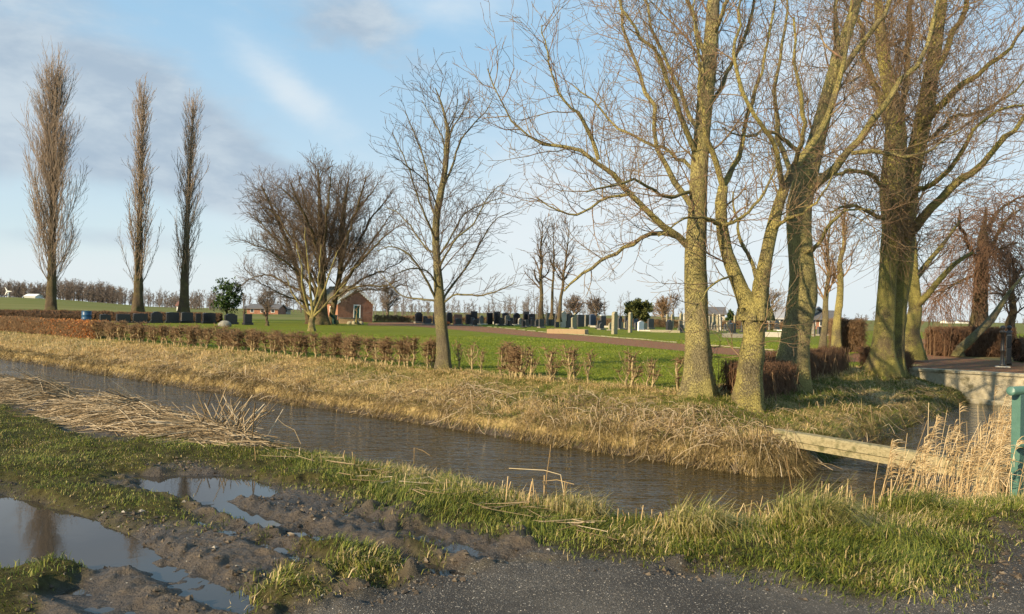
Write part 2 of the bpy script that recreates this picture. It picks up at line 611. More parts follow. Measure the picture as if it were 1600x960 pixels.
def barkmat(name, base, lichen, green, amount=0.5, scale=9.0):
    m, gg = newmat(name)
    co = gg.n('ShaderNodeTexCoord').outputs['Object']
    st1 = gg.n('ShaderNodeMapping', {0: co, 3: (1, 1, 0.22)}).outputs[0]
    fine = gg.noise(st1, 38, 6, 0.7, 0.6)
    big = gg.noise(co, 1.6, 5, 0.6)
    spots = gg.noise(co, scale * 4.0, 5, 0.8)
    c0 = gg.ramp(fine, [(0.30, tuple(c * 0.55 for c in base)), (0.52, base), (0.75, tuple(min(1, c * 1.35) for c in base))])
    lm = gg.math('MULTIPLY', gg.sstep(gg.math('ADD', spots, gg.math('MULTIPLY', gg.math('SUBTRACT', big, 0.5), 0.9)), 0.58 - amount * 0.25, 0.72 - amount * 0.2), 0.85)
    c1_ = gg.mix(lm, c0, lichen)
    gm_ = gg.math('MULTIPLY', gg.sstep(gg.noise(co, 0.9, 4, 0.6), 0.42, 0.62), 0.75)
    c2_ = gg.mix(gm_, c1_, gg.mix(gg.math('MULTIPLY', lm, 0.6), green, lichen))
    # dark cracks between the bark plates
    crk = gg.n('ShaderNodeTexVoronoi', {'Vector': gg.n('ShaderNodeMapping', {0: co, 3: (1, 1, 0.3)}).outputs[0], 'Scale': 46.0, 'Randomness': 1.0}, feature='DISTANCE_TO_EDGE').outputs[0]
    cm = gg.sstep(crk, 0.10, 0.0)
    c3_ = gg.mix(gg.math('MULTIPLY', cm, 0.6), c2_, tuple(c * 0.35 for c in base))
    link(gg, c3_, gg.b.inputs['Base Color'])
    gg.b.inputs['Roughness'].default_value = 0.85
    gg.b.inputs['Specular IOR Level'].default_value = 0.2
    hgt = gg.math('SUBTRACT', gg.math('ADD', fine, gg.math('MULTIPLY', spots, 0.7)), gg.math('MULTIPLY', cm, 0.7))
    bn = gg.n('ShaderNodeBump', {'Strength': 1.0, 'Distance': 0.045, 'Height': hgt})
    link(gg, bn.outputs[0], gg.b.inputs['Normal'])
    return m


MT = {}
MT['bark_gold'] = barkmat('bark_gold', (0.20, 0.165, 0.095), (0.50, 0.42, 0.13), (0.25, 0.215, 0.075), 0.75)
MT['bark_olive'] = barkmat('bark_olive', (0.25, 0.21, 0.115), (0.48, 0.41, 0.15), (0.27, 0.24, 0.08), 0.6)
MT['bark_grey'] = barkmat('bark_grey', (0.20, 0.165, 0.105), (0.34, 0.29, 0.12), (0.17, 0.16, 0.06), 0.45)
MT['bark_green'] = barkmat('bark_green', (0.23, 0.175, 0.095), (0.46, 0.40, 0.11), (0.25, 0.23, 0.06), 0.75)
MT['bark_dark'] = barkmat('bark_dark', (0.14, 0.10, 0.065), (0.22, 0.18, 0.08), (0.13, 0.115, 0.05), 0.35)
MT['twig_gold'] = plain('twig_gold', (0.25, 0.185, 0.09), (0.16, 0.11, 0.06), 2.0, 0.8, c3=(0.22, 0.125, 0.075))
MT['twig_red'] = plain('twig_red', (0.25, 0.165, 0.09), (0.18, 0.115, 0.065), 2.0, 0.8)
MT['twig_dark'] = plain('twig_dark', (0.075, 0.055, 0.04), (0.11, 0.08, 0.055), 2.0, 0.8)
MT['twig_poplar'] = plain('twig_poplar', (0.27, 0.205, 0.145), (0.20, 0.148, 0.105), 0.6, 0.8)
MT['twig_far'] = plain('twig_far', (0.15, 0.12, 0.10), (0.11, 0.09, 0.08), 0.1, 0.9)

GREEN = [(0.0, (0.035, 0.05, 0.010)), (0.3, (0.075, 0.10, 0.015)), (0.55, (0.145, 0.175, 0.024)), (0.74, (0.24, 0.225, 0.05)), (0.86, (0.42, 0.32, 0.15)), (1.0, (0.56, 0.44, 0.24))]
STRAW = [(0.0, (0.085, 0.058, 0.026)), (0.25, (0.36, 0.28, 0.12)), (0.6, (0.64, 0.46, 0.22)), (0.9, (0.78, 0.60, 0.33)), (1.0, (0.30, 0.27, 0.08))]
BANKG = [(0.0, (0.07, 0.105, 0.016)), (0.5, (0.15, 0.18, 0.032)), (0.8, (0.33, 0.29, 0.09)), (1.0, (0.62, 0.47, 0.22))]
REEDC = [(0.0, (0.22, 0.14, 0.06)), (0.4, (0.46, 0.32, 0.15)), (0.8, (0.62, 0.47, 0.26)), (1.0, (0.70, 0.57, 0.36))]
MT['blade_green'] = bladesmat('blade_green', GREEN)
MT['blade_straw'] = bladesmat('blade_straw', STRAW)
MT['blade_bank'] = bladesmat('blade_bank', BANKG)
MT['reed'] = bladesmat('reed', REEDC, 0.15)
MT['reed_cut'] = bladesmat('reed_cut', [(0.0, (0.05, 0.035, 0.018)), (0.35, (0.19, 0.135, 0.07)), (0.75, (0.36, 0.275, 0.165)), (1.0, (0.52, 0.43, 0.30))], 0.0)


def groundmat():
    m, gg = newmat('ground')
    co = gg.n('ShaderNodeTexCoord').outputs['Object']
    a1 = gg.n('ShaderNodeSeparateColor', {0: gg.n('ShaderNodeAttribute', attribute_name='wa').outputs['Color']})
    a2 = gg.n('ShaderNodeSeparateColor', {0: gg.n('ShaderNodeAttribute', attribute_name='wb').outputs['Color']})
    mud, road, grav = a1.outputs[0], a1.outputs[1], a1.outputs[2]
    straw, lawn, field = a2.outputs[0], a2.outputs[1], a2.outputs[2]
    n1 = gg.noise(co, 1.3, 6, 0.6)
    n2 = gg.noise(co, 14, 6, 0.65)
    n3 = gg.noise(co, 90, 4, 0.7)
    # rough grass soil (under the blades)
    col = gg.ramp(n2, [(0.3, (0.025, 0.020, 0.010)), (0.55, (0.055, 0.050, 0.018)), (0.75, (0.10, 0.085, 0.035))])
    # lawn
    st_ = gg.n('ShaderNodeMapping', {0: co, 2: (0, 0, rad(40)), 3: (0.35, 1.0, 1)}).outputs[0]
    l1 = gg.noise(st_, 0.9, 5, 0.6)
    l2 = gg.noise(co, 24, 5, 0.75)
    lw = gg.ramp(l1, [(0.30, (0.090, 0.125, 0.010)), (0.5, (0.125, 0.155, 0.013)), (0.7, (0.175, 0.185, 0.024))])
    lw = gg.mix(gg.math('MULTIPLY', gg.sstep(l2, .35, .75), 0.55), lw, (0.19, 0.175, 0.04))
    lw = gg.mix(gg.math('MULTIPLY', gg.sstep(l2, .52, .3), 0.5), lw, (0.045, 0.07, 0.006))
    col = gg.mix(lawn, col, lw)
    fd = gg.ramp(gg.noise(gg.n('ShaderNodeMapping', {0: co, 3: (0.05, 0.4, 1)}).outputs[0], 0.12, 5, 0.6), [(0.35, (0.105, 0.12, 0.03)), (0.6, (0.15, 0.145, 0.05)), (0.75, (0.22, 0.18, 0.08))])
    col = gg.mix(field, col, fd)
    sw = gg.ramp(gg.noise(co, 9, 6, 0.7), [(0.3, (0.10, 0.075, 0.03)), (0.5, (0.27, 0.20, 0.085)), (0.72, (0.42, 0.32, 0.15))])
    col = gg.mix(straw, col, sw)
    # red gravel with lighter stones
    vg = gg.n('ShaderNodeTexVoronoi', {'Vector': co, 'Scale': 26.0}).outputs['Color']
    gv = gg.mix(0.45, gg.ramp(n1, [(0.3, (0.16, 0.08, 0.042)), (0.7, (0.23, 0.12, 0.065))]), gg.n('ShaderNodeMixRGB', {0: 1.0, 1: vg, 2: (0.36, 0.20, 0.115)}, blend_type='MULTIPLY').outputs[0])
    col = gg.mix(grav, col, gv)
    # mud
    md = gg.ramp(n1, [(0.3, (0.036, 0.027, 0.018)), (0.55, (0.062, 0.045, 0.029)), (0.75, (0.105, 0.076, 0.047))])
    md = gg.mix(gg.math('MULTIPLY', gg.sstep(n2, .45, .75), 0.55), md, (0.13, 0.10, 0.066))
    ps = gg.n('ShaderNodeTexVoronoi', {'Vector': co, 'Scale': 22.0})
    peb = gg.math('MULTIPLY', gg.sstep(ps.outputs['Distance'], 0.17, 0.12), gg.sstep(gg.n('ShaderNodeSeparateColor', {0: ps.outputs['Color']}).outputs[0], 0.88, 0.92))
    md = gg.mix(peb, md, (0.40, 0.36, 0.30))
    pos = gg.n('ShaderNodeSeparateXYZ', {0: gg.n('ShaderNodeNewGeometry').outputs['Position']}).outputs[2]
    low = gg.sstep(gg.math('ADD', pos, gg.math('MULTIPLY', gg.math('SUBTRACT', n2, 0.5), 0.05)), 0.015, -0.03)
    col = gg.mix(mud, col, gg.mix(gg.math('MULTIPLY', low, 0.45), md, (0.018, 0.014, 0.011)))
    # asphalt with chippings
    vo = gg.n('ShaderNodeTexVoronoi', {'Vector': co, 'Scale': 75.0})
    sp = gg.n('ShaderNodeSeparateColor', {0: vo.outputs['Color']})
    chip = gg.math('MULTIPLY', gg.sstep(vo.outputs['Distance'], 0.5, 0.32), gg.sstep(sp.outputs[0], 0.45, 0.95))
    vo2 = gg.n('ShaderNodeTexVoronoi', {'Vector': co, 'Scale': 33.0})
    chip2 = gg.math('MULTIPLY', gg.sstep(vo2.outputs['Distance'], 0.26, 0.2), gg.sstep(gg.n('ShaderNodeSeparateColor', {0: vo2.outputs['Color']}).outputs[1], 0.86, 0.9))
    wear = gg.sstep(gg.noise(co, 0.7, 5, 0.62), 0.40, 0.62)
    asp = gg.mix(gg.math('MULTIPLY', chip, gg.math('ADD', 0.35, gg.math('MULTIPLY', wear, 0.55))), gg.mix(wear, (0.036, 0.032, 0.028), (0.115, 0.106, 0.094)), (0.26, 0.245, 0.225))
    asp = gg.mix(gg.math('MULTIPLY', chip2, 0.5), asp, (0.55, 0.50, 0.43))
    col = gg.mix(road, col, asp)
    link(gg, col, gg.b.inputs['Base Color'])
    rgh = gg.n('ShaderNodeMapRange', {0: n2, 1: 0.3, 2: 0.7, 3: 0.40, 4: 0.78}).outputs[0]
    rgh = gg.math('ADD', gg.math('SUBTRACT', rgh, gg.math('MULTIPLY', low, 0.16)), gg.math('MULTIPLY', road, 0.25))
    wet = gg.math('MAXIMUM', mud, gg.math('MULTIPLY', road, gg.math('SUBTRACT', 1.0, gg.math('MULTIPLY', wear, 0.7))))
    rr = gg.n('ShaderNodeMix', {0: wet, 2: 0.9, 3: rgh}, data_type='FLOAT').outputs[0]
    link(gg, rr, gg.b.inputs['Roughness'])
    link(gg, gg.math('ADD', 0.06, gg.math('MULTIPLY', wet, 0.4)), gg.b.inputs['Specular IOR Level'])
    hgt = gg.math('ADD', gg.math('MULTIPLY', n3, gg.math('ADD', 0.35, road)), gg.math('ADD', gg.math('MULTIPLY', n2, gg.math('MULTIPLY', mud, 2.2)), gg.math('MULTIPLY', chip, gg.math('MULTIPLY', road, 0.7))))
    hgt = gg.math('ADD', hgt, gg.math('MULTIPLY', l2, gg.math('MULTIPLY', lawn, 2.0)))
    bn = gg.n('ShaderNodeBump', {'Strength': 0.9, 'Distance': 0.03, 'Height': hgt})
    link(gg, bn.outputs[0], gg.b.inputs['Normal'])
    return m


MT['ground'] = groundmat()


def watermat(name, col, ripple=True):
    m, gg = newmat(name)
    co = gg.n('ShaderNodeTexCoord').outputs['Object']
    gg.b.inputs['Base Color'].default_value = (*col, 1)
    gg.b.inputs['Roughness'].default_value = 0.04
    gg.b.inputs['IOR'].default_value = 1.33
    gg.b.inputs['Specular IOR Level'].default_value = 0.6
    if ripple:
        r1 = gg.n('ShaderNodeMapping', {0: co, 2: (0, 0, rad(-18)), 3: (0.8, 2.6, 1)}).outputs[0]
        r2 = gg.n('ShaderNodeMapping', {0: co, 2: (0, 0, rad(12)), 3: (1.2, 3.4, 1)}).outputs[0]
        h = gg.math('ADD', gg.math('MULTIPLY', gg.noise(r1, 1.3, 3, 0.5, 0.6), 1.0), gg.math('MULTIPLY', gg.noise(r2, 3.6, 3, 0.5, 0.4), 0.38))
        patch = gg.sstep(gg.noise(co, 0.35, 3, 0.5), 0.3, 0.62)
        bn = gg.n('ShaderNodeBump', {'Strength': gg.math('ADD', 0.45, gg.math('MULTIPLY', patch, 0.5)), 'Distance': 0.16, 'Height': h})
    else:
        bn = gg.n('ShaderNodeBump', {'Strength': 0.03, 'Distance': 0.02, 'Height': gg.noise(co, 5, 2)})
    link(gg, bn.outputs[0], gg.b.inputs['Normal'])
    return m


MT['canal_water'] = watermat('canal_water', (0.040, 0.030, 0.012))
MT['puddle'] = watermat('puddle', (0.035, 0.030, 0.024), False)

# ------------------------------------------------------------------ the ground, one continuous sheet cut into its named surfaces
PATH = [flatpoly(p) for p in (
    [(575, 504.5), (640, 502.5), (700, 506.5), (780, 513), (850, 520), (930, 526), (1000, 531.5), (1080, 539), (1160, 545.5), (1240, 551), (1330, 556),
     (1330, 566), (1240, 561.5), (1160, 556.5), (1080, 550), (1000, 542.5), (930, 535.5), (850, 528), (780, 521.5), (700, 514.5), (640, 509.5), (575, 509)],
    [(1330, 553), (1420, 545), (1436, 530), (1462, 530), (1468, 556), (1700, 575), (1700, 600), (1460, 572), (1400, 566), (1330, 566)])]


def build_ground():
    radii = np.unique(np.concatenate([np.linspace(1, 4.8, 14), np.arange(4.8, 12.5, 0.021), np.arange(12.5, 30, 0.06), np.arange(30, 62, 0.16), np.arange(62, 130, 0.9), np.geomspace(130, 9000, 70)]))
    angs = np.radians(np.linspace(-62, 62, 1350))
    Rr, A = np.meshgrid(radii, angs, indexing='ij')
    X = Rr * np.sin(A); Y = Rr * np.cos(A) - 3.0
    X, Y = X.ravel(), Y.ravel()
    Z = terrain(X, Y)
    u, v, so_, si_ = sds(X, Y)
    nR, nA = len(radii), len(angs)
    n = fbm(X, Y, 0.8, 4, 90); nf = fbm(X, Y, 5.0, 3, 91)
    near = (Y < 16) & (so_ > 0.3) & (np.abs(X) < 20)
    gm = np.full(X.shape, 9.0); rd = np.full(X.shape, -9.0)
    gm[near] = grassmask(X[near], Y[near]); rd[near] = psd(ROAD, X[near], Y[near]) + nf[near] * 0.25 + n[near] * .2
    beyond = near & (Y < 1.5)
    gm[beyond] = -5; rd[beyond] = np.maximum(rd[beyond], np.where(X[beyond] > -2.5, 1, -1))
    road = st(rd, -0.12, 0.12) * near
    mud = (1 - st(gm, -0.5, 0.5)) * near * (1 - road)
    mud = np.where(near & (so_ < 1.5), mud * 0, mud)
    wet = ((so_ < 0.35) & (si_ < 0.12))
    mud = np.maximum(mud, wet * 1.0 * (v < 28.6))
    pth = np.full(X.shape, -9.0)
    mid = (Y > 18) & (Y < 130) & (X > -30) & (X < 60)
    for p in PATH:
        pth[mid] = np.maximum(pth[mid], psd(p, X[mid], Y[mid]))
    dam = (v > 28.62) & (v < 33.0) & (u > -6.5)
    grav = np.maximum(st(pth + nf * 0.25, -0.12, 0.12), dam * 1.0) * (si_ > 2.0) if False else np.where(dam, 1.0, st(pth + nf * 0.3, -0.12, 0.12))
    inner = (si_ > 0.05) & (so_ < 0.3) | ((si_ > 0.05) & (v > 12.2) & (u < -4.4))
    straw = inner * (1 - st(si_ + n * 1.2, 2.5, 3.4)) * 0.9
    lawn = inner * st(si_ + n * .8, 2.7, 3.4) * (1 - st(Y, 112, 118))
    far = st(Y, 112, 118)
    lawn = lawn * (1 - grav); straw = straw * (1 - grav)
    fieldm = np.where((v > 12) & (~inner), 1.0, far)
    wa = np.c_[mud, road, grav]; wb = np.c_[straw, lawn, fieldm]
    # face classes
    idx = np.arange(nR * nA).reshape(nR, nA)
    q = np.stack([idx[:-1, :-1], idx[:-1, 1:], idx[1:, 1:], idx[1:, :-1]], -1).reshape(-1, 4)
    c = q[:, 0]
    cls = np.full(len(q), 6)
    cls[(inner)[c]] = 3                                   # bank
    cls[((lawn > 0.5) & inner)[c]] = 4                    # lawn
    cls[(near & (~inner))[c]] = 0                          # verge
    cls[(near & (mud > 0.5))[c]] = 1
    cls[(near & (road > 0.5))[c]] = 2
    cls[((so_ < 1.0) & (si_ < 0.05) & (v < 28.6) & (~near | (so_ < .35)))[c]] = 7
    cls[(grav > 0.5)[c]] = 5
    names = ['grass_verge', 'mud_ground', 'road', 'canal_bank', 'lawn', 'gravel_path', 'field', 'canal_bed']
    V = np.c_[X, Y, Z]
    for k, nm in enumerate(names):
        f = q[cls == k]
        if not len(f):
            continue
        uq, inv = np.unique(f, return_inverse=True)
        o = mesh(nm, V[uq], inv.reshape(-1, 4), mat=MT['ground'], attrs={'wa': wa[uq], 'wb': wb[uq]})
        o['kind'] = 'structure'


build_ground()


def sheet(name, uvp, z, mat):
    V = [(*xy(*p), z) for p in uvp]
    o = mesh(name, V, mat=mat, polys=[tuple(range(len(V)))], smooth=False)
    o['kind'] = 'structure'
    return o


sheet('canal_water', [(-75, 3.9), (-75, 13.2), (-5.6, 13.2), (-5.6, 28.3), (1.5, 28.3), (3.0, 9.0), (3.0, 5.0), (-3.0, 3.9)], -0.98, MT['canal_water'])
sheet('puddle_water', [(-14, 0.9), (-2.4, 0.9), (-2.4, 4.2), (-14, 4.2)], -0.048, MT['puddle'])


# ------------------------------------------------------------------ blades (one mesh per kind of growth)
def blades(name, X, Y, Z, length, width, lean, leandir, rnd, mat, kind='stuff', curl=0.6, parent=None, off=(0, 0, 0)):
    """two-segment tapering blades. lean: 0 upright .. 1.5 lying"""
    n = len(X)
    side = leandir + np.pi / 2 + rng.normal(0, 0.5, n)
    sx, sy = np.cos(side) * width / 2, np.sin(side) * width / 2
    l1 = lean; l2 = lean + curl * rng.uniform(0.3, 1.4, n)
    dx, dy = np.cos(leandir), np.sin(leandir)
    h = length / 2
    m = np.c_[X + dx * np.sin(l1) * h, Y + dy * np.sin(l1) * h, Z + np.cos(l1) * h]
    t = np.c_[m[:, 0] + dx * np.sin(l2) * h, m[:, 1] + dy * np.sin(l2) * h, m[:, 2] + np.cos(l2) * h]
    b = np.c_[X, Y, Z - 0.01]
    s = np.c_[sx, sy, np.zeros(n)]
    V = np.stack([b - s, b + s, m + s * .8, m - s * .8, t], 1).reshape(-1, 3)
    k = np.arange(n) * 5
    q = np.c_[k, k + 1, k + 2, k + 3]; tr = np.c_[k + 3, k + 2, k + 4]
    o = mesh(name, V - np.asarray(off), q, tr, mat=mat, smooth=False, attrs={'rnd': np.repeat(rnd, 5)}, parent=parent)
    if kind: o['kind'] = kind
    return o


def scatter(n, x0, x1, y0, y1):
    return rng.uniform(x0, x1, n), rng.uniform(y0, y1, n)


def make_verge():
    X, Y = scatter(1700000, -13, 9.5, 3.0, 14.5)
    keep = (np.abs(X) < Y * 0.74 + 0.6) & (rng.random(len(X)) < np.clip(9.0 / np.maximum(Y, 4), .35, 1))
    X, Y = X[keep], Y[keep]
    u, v, so_, si_ = sds(X, Y)
    k = (so_ > 0.75) & (so_ < 7)
    X, Y, so_, u, v = X[k], Y[k], so_[k], u[k], v[k]
    gm = grassmask(X, Y)
    edge = so_ < 1.9
    patch = fbm(X, Y, 0.7, 3, 55)
    left = st(-X, 1.0, 3.5)
    p = st(gm, -0.7, 1.3) * np.where(left > .5, 0.40, 1.0)
    p = p * (0.35 + 0.65 * st(fbm(X, Y, 2.6, 3, 57), -0.22, 0.10))
    k = rng.random(len(X)) < p
    X, Y, so_, patch, left, gm = X[k], Y[k], so_[k], patch[k], left[k], gm[k]
    n = len(X)
    Z = terrain(X, Y)
    clump = fbm(X, Y, 3.0, 2, 58)
    L = rng.uniform(0.04, 0.13, n) * (1 + 1.3 * np.clip(clump + .05, 0, .5)) * (1 - 0.58 * left) + 0.07 * st(so_, 2.1, 1.2) * rng.random(n)
    L *= np.where(gm < .7, .65, 1)
    dirn = fbm(X, Y, 1.1, 2, 59) * 14 + rng.normal(0, 0.9, n)
    lean = np.abs(rng.normal(0.8, 0.4, n))
    dry = 0.5 * st(fbm(X, Y, 1.3, 3, 66), 0.02, 0.25) + 0.5 * st(so_, 2.2, 1.3) * st(fbm(X, Y, .9, 2, 67), -.1, .15)
    r = np.clip(rng.beta(1.7, 2.0, n) * 0.92 + dry * rng.uniform(0, .8, n) + 0.04 * left, 0, 1)
    blades('verge_grass', X, Y, Z, L, rng.uniform(0.0035, 0.0075, n), lean, dirn, r, MT['blade_green'], curl=.9)
    print('verge blades', n)


make_verge()


def make_bank():
    # straw and grass on the far slope, sampled along both arms of the ditch
    n0 = 640000
    u = np.r_[-4.5 - rng.random(n0) ** 1.7 * 58, rng.uniform(-8.2, -4.2, 200000)]
    v = np.r_[rng.uniform(11.6, 15.6, n0), rng.uniform(11.8, 28.4, 200000)]
    X, Y = xy(u, v)
    k = (np.abs(X) < Y * 0.74 + 1)
    X, Y = X[k], Y[k]
    u, v, so_, si_ = sds(X, Y)
    n1 = fbm(X, Y, 0.5, 4, 71); n2 = fbm(X, Y, 2.2, 3, 72)
    k = (si_ > 0.02) & (si_ < 3.3 + n1 * 1.4) & (v < 28.3)
    k &= rng.random(len(X)) < np.clip(.75 + 2.2 * fbm(X, Y, 4.5, 3, 75), .12, 1)
    X, Y, u, v, si_, n1, n2 = X[k], Y[k], u[k], v[k], si_[k], n1[k], n2[k]
    Z = terrain(X, Y)
    n = len(X)
    # outward = down the slope
    east = st(u, -7.0, -5.0) * st(v, 13.0, 15.0)
    out = np.where(east > .5, rad(-40), rad(-130))
    fade = st(-u, 30, 5)
    green = np.clip(st(si_ + n2 * 2.4, .8, 1.9) * (0.4 + 0.9 * fade) + east * 0.75 - 0.4 * st(n1, 0, .2) + .7 * st(-n2 - n1, .12, .3) * fade, 0, 1)
    rim = st(si_ + n2 * .6, 0.85, 0.35)
    kinds = rng.random(n) < green * .93
    base_r = np.where(rim > .4, rng.uniform(0.0, .2, n) + .5 * (rng.random(n) < .12), np.clip(rng.normal(0.55, 0.26, n), 0, .95))
    base_r = np.clip(base_r + n2 * .9 * (1 - .8 * rim), 0, .97)
    kinds &= ~((si_ > 2.55) & (si_ < 3.15) & (rng.random(n) < .75) & (east < .5))     # old leaves and straw caught along the foot of the hedge
    mat_ = st(fbm(X, Y, 1.2, 3, 73), -.05, .2)          # tufts standing out of the flattened straw
    L = np.where(kinds, .04 + .12 * rng.random(n) ** 2, .06 + .22 * rng.random(n) ** 2.2) * (.8 + .5 * mat_) + rim * rng.uniform(0, .12, n)
    L *= 1 - .45 * st(si_, 2.3, 3.2)
    W = np.clip(Y * 0.00055, 0.008, 0.02) * rng.uniform(0.6, 1.2, n)
    lean = np.where(rim > .5, rng.normal(1.45, .4, n), np.abs(rng.normal(1.3 - .35 * mat_, 0.35, n)) * (rng.random(n) > .06))
    d = out + rng.normal(0, 0.95, n) + n2 * 5 + n1 * 4
    s = ~kinds
    blades('bank_straw', X[s], Y[s], Z[s], L[s], W[s], lean[s], d[s], base_r[s], MT['blade_straw'], curl=0.9)
    s = kinds
    blades('bank_grass', X[s], Y[s], Z[s], L[s], W[s], lean[s], d[s], np.clip(rng.beta(1.6, 2.4, s.sum()) + n1[s] * .5, 0, 1), MT['blade_bank'], curl=0.6)
    print('bank blades', n)


make_bank()


def make_lawn_grass():
    # short turf near enough to show its texture, and last autumn's leaves on it
    u = -5 - rng.random(420000) ** 1.5 * 46; v = 14.8 + rng.random(420000) ** 1.6 * 34
    X, Y = xy(u, v)
    k = (np.abs(X) < Y * .72 + 1) & (Y < 52)
    X, Y = X[k], Y[k]
    _, _, _, si_ = sds(X, Y)
    d = np.full(len(X), -9.0)
    for p in PATH: d = np.maximum(d, psd(p, X, Y))
    k = (si_ > 2.7) & (d < -.1)
    X, Y = X[k], Y[k]; n = len(X)
    Z = terrain(X, Y)
    t = fbm(X, Y, .35, 4, 81)
    r = np.clip(rng.normal(.45, .22, n) + t * .7, 0, 1)
    blades('lawn_grass', X, Y, Z, rng.uniform(.025, .06, n) * (1 + Y * .008), np.clip(Y * .0005, .008, .024), rng.uniform(.3, 1.3, n), rng.uniform(0, 6.28, n), r, MT['blade_lawn'])
    m = 260
    i = rng.integers(0, n, m)
    X, Y, Z = X[i], Y[i], Z[i] + .035
    blades('fallen_leaves', X, Y, Z, rng.uniform(.05, .11, m), rng.uniform(.05, .09, m), rng.uniform(1.2, 1.6, m), rng.uniform(0, 6.28, m), rng.uniform(.4, 1, m), MT['blade_straw'], curl=.1)


MT['blade_lawn'] = bladesmat('blade_lawn', [(0, (.07, .11, .010)), (.4, (.14, .19, .016)), (.75, (.21, .24, .03)), (1, (.30, .27, .07))], .2)
make_lawn_grass()


def crumbs(name, X, Y, Z, S, mat, flat=.7, seed=1):
    """many small angular lumps: six-sided stones with jittered corners"""
    n = len(X)
    base = np.array([(1, 0, 0), (0, 1, 0), (-1, 0, 0), (0, -1, 0), (0, 0, 1), (0, 0, -1)], float)
    a = rng.uniform(0, 6.28, n); c, s = np.cos(a), np.sin(a)
    V = base[None] * (1 + rng.normal(0, .28, (n, 6, 1))) + rng.normal(0, .15, (n, 6, 3))
    x = V[:, :, 0] * c[:, None] - V[:, :, 1] * s[:, None]; y = V[:, :, 0] * s[:, None] + V[:, :, 1] * c[:, None]
    V = np.stack([x, y, V[:, :, 2] * flat], -1) * S[:, None, None] + np.c_[X, Y, Z][:, None, :]
    f = np.array([(0, 1, 4), (1, 2, 4), (2, 3, 4), (3, 0, 4), (1, 0, 5), (2, 1, 5), (3, 2, 5), (0, 3, 5)])
    T = (np.arange(n)[:, None, None] * 6 + f[None]).reshape(-1, 3)
    o = mesh(name, V.reshape(-1, 3), None, T, mat=mat, smooth=False, attrs={'rnd': np.repeat(rng.random(n), 6)})
    o['kind'] = 'stuff'


def make_crumbs():
    X, Y = scatter(90000, -8, 6, 3.2, 10)
    k = np.abs(X) < Y * .72 + .5
    X, Y = X[k], Y[k]
    gm = grassmask(X, Y); rd = psd(ROAD, X, Y); so_ = sds(X, Y)[2]
    cl = fbm(X, Y, 1.8, 4, 101)
    k = (gm < .4) & (rd < .25) & (so_ > 1.7) & (rng.random(len(X)) < np.clip(.25 + cl * 3, .03, 1))
    x, y = X[k], Y[k]
    z = terrain(x, y)
    ok = z > -.045
    x, y, z = x[ok], y[ok], z[ok]
    S = .004 + .016 * rng.random(len(x)) ** 4 * (1 + 1.2 * np.clip(cl[k][ok], 0, .5))
    crumbs('mud_clods', x, y, z + S * .2, S, MT['clod'])
    X, Y = scatter(480000, -3.5, 6.5, 3.2, 7.2)
    k = (np.abs(X) < Y * .72 + .3) & (psd(ROAD, X, Y) > -.1 + .12 * rng.normal(0, 1, len(X)))
    wear = fbm(X, Y, .8, 4, 111)
    k &= rng.random(len(X)) < np.clip(.42 + wear * 1.8, .08, 1)
    x, y = X[k], Y[k]
    S = .0014 + .0034 * rng.random(len(x)) ** 2.5
    crumbs('road_chippings', x, y, terrain(x, y) + S * .15, S, MT['chipping'], .6)
    print('crumbs', len(x))


MT['clod'] = bladesmat('clod', [(0, (.035, .026, .018)), (.6, (.07, .052, .034)), (.96, (.12, .092, .06)), (.985, (.24, .21, .17)), (1, (.34, .31, .26))], 0, .55)
MT['chipping'] = bladesmat('chipping', [(0, (.025, .023, .021)), (.45, (.07, .065, .06)), (.8, (.17, .155, .135)), (.95, (.30, .275, .24)), (1, (.48, .44, .38))], 0, .5)
make_crumbs()


def make_bank_reeds():
    # long dead reed stems lying tangled on the lower part of the far bank
    n = 5200
    u = -4.4 - rng.random(n) ** 1.5 * 30; v = rng.uniform(12.0, 14.2, n)
    m = 700
    u = np.r_[u, rng.uniform(-6.4, -4.5, m)]; v = np.r_[v, rng.uniform(12.4, 27.5, m)]
    X, Y = xy(u, v)
    si_ = sds(X, Y)[3]
    k = (si_ > .08) & (si_ < 1.9) & (rng.random(len(X)) < np.clip(.5 + 2.5 * fbm(X, Y, .9, 3, 121), .08, 1))
    X, Y, u, v = X[k], Y[k], u[k], v[k]; n = len(X)
    Z = terrain(X, Y)
    L = .15 + .65 * rng.random(n) ** 1.8
    an = rad(-110) + rng.normal(0, 1.0, n)
    d = np.stack([np.cos(an), np.sin(an)], -1)
    N = 5
    s = np.linspace(0, 1, N)
    lift = rng.uniform(.02, .16, n) + (rng.random(n) < .08) * rng.uniform(.1, .35, n)
    px_ = X[:, None] + d[:, :1] * L[:, None] * s; py_ = Y[:, None] + d[:, 1:] * L[:, None] * s
    g_ = terrain(px_.ravel(), py_.ravel(), False).reshape(n, N)
    pz_ = np.maximum(g_, -1.0) + .03 + lift[:, None] * np.sin(s * 2.6 + .3) + rng.normal(0, .012, (n, N))
    pz_ = np.maximum(pz_, Z[:, None] - .55)
    Tubes().add(np.stack([px_, py_, pz_], -1), np.repeat(rng.uniform(.0035, .0065, n)[:, None], N, 1), 3).build('bank_reeds', MT['reed_cut'])['kind'] = 'stuff'


make_bank_reeds()

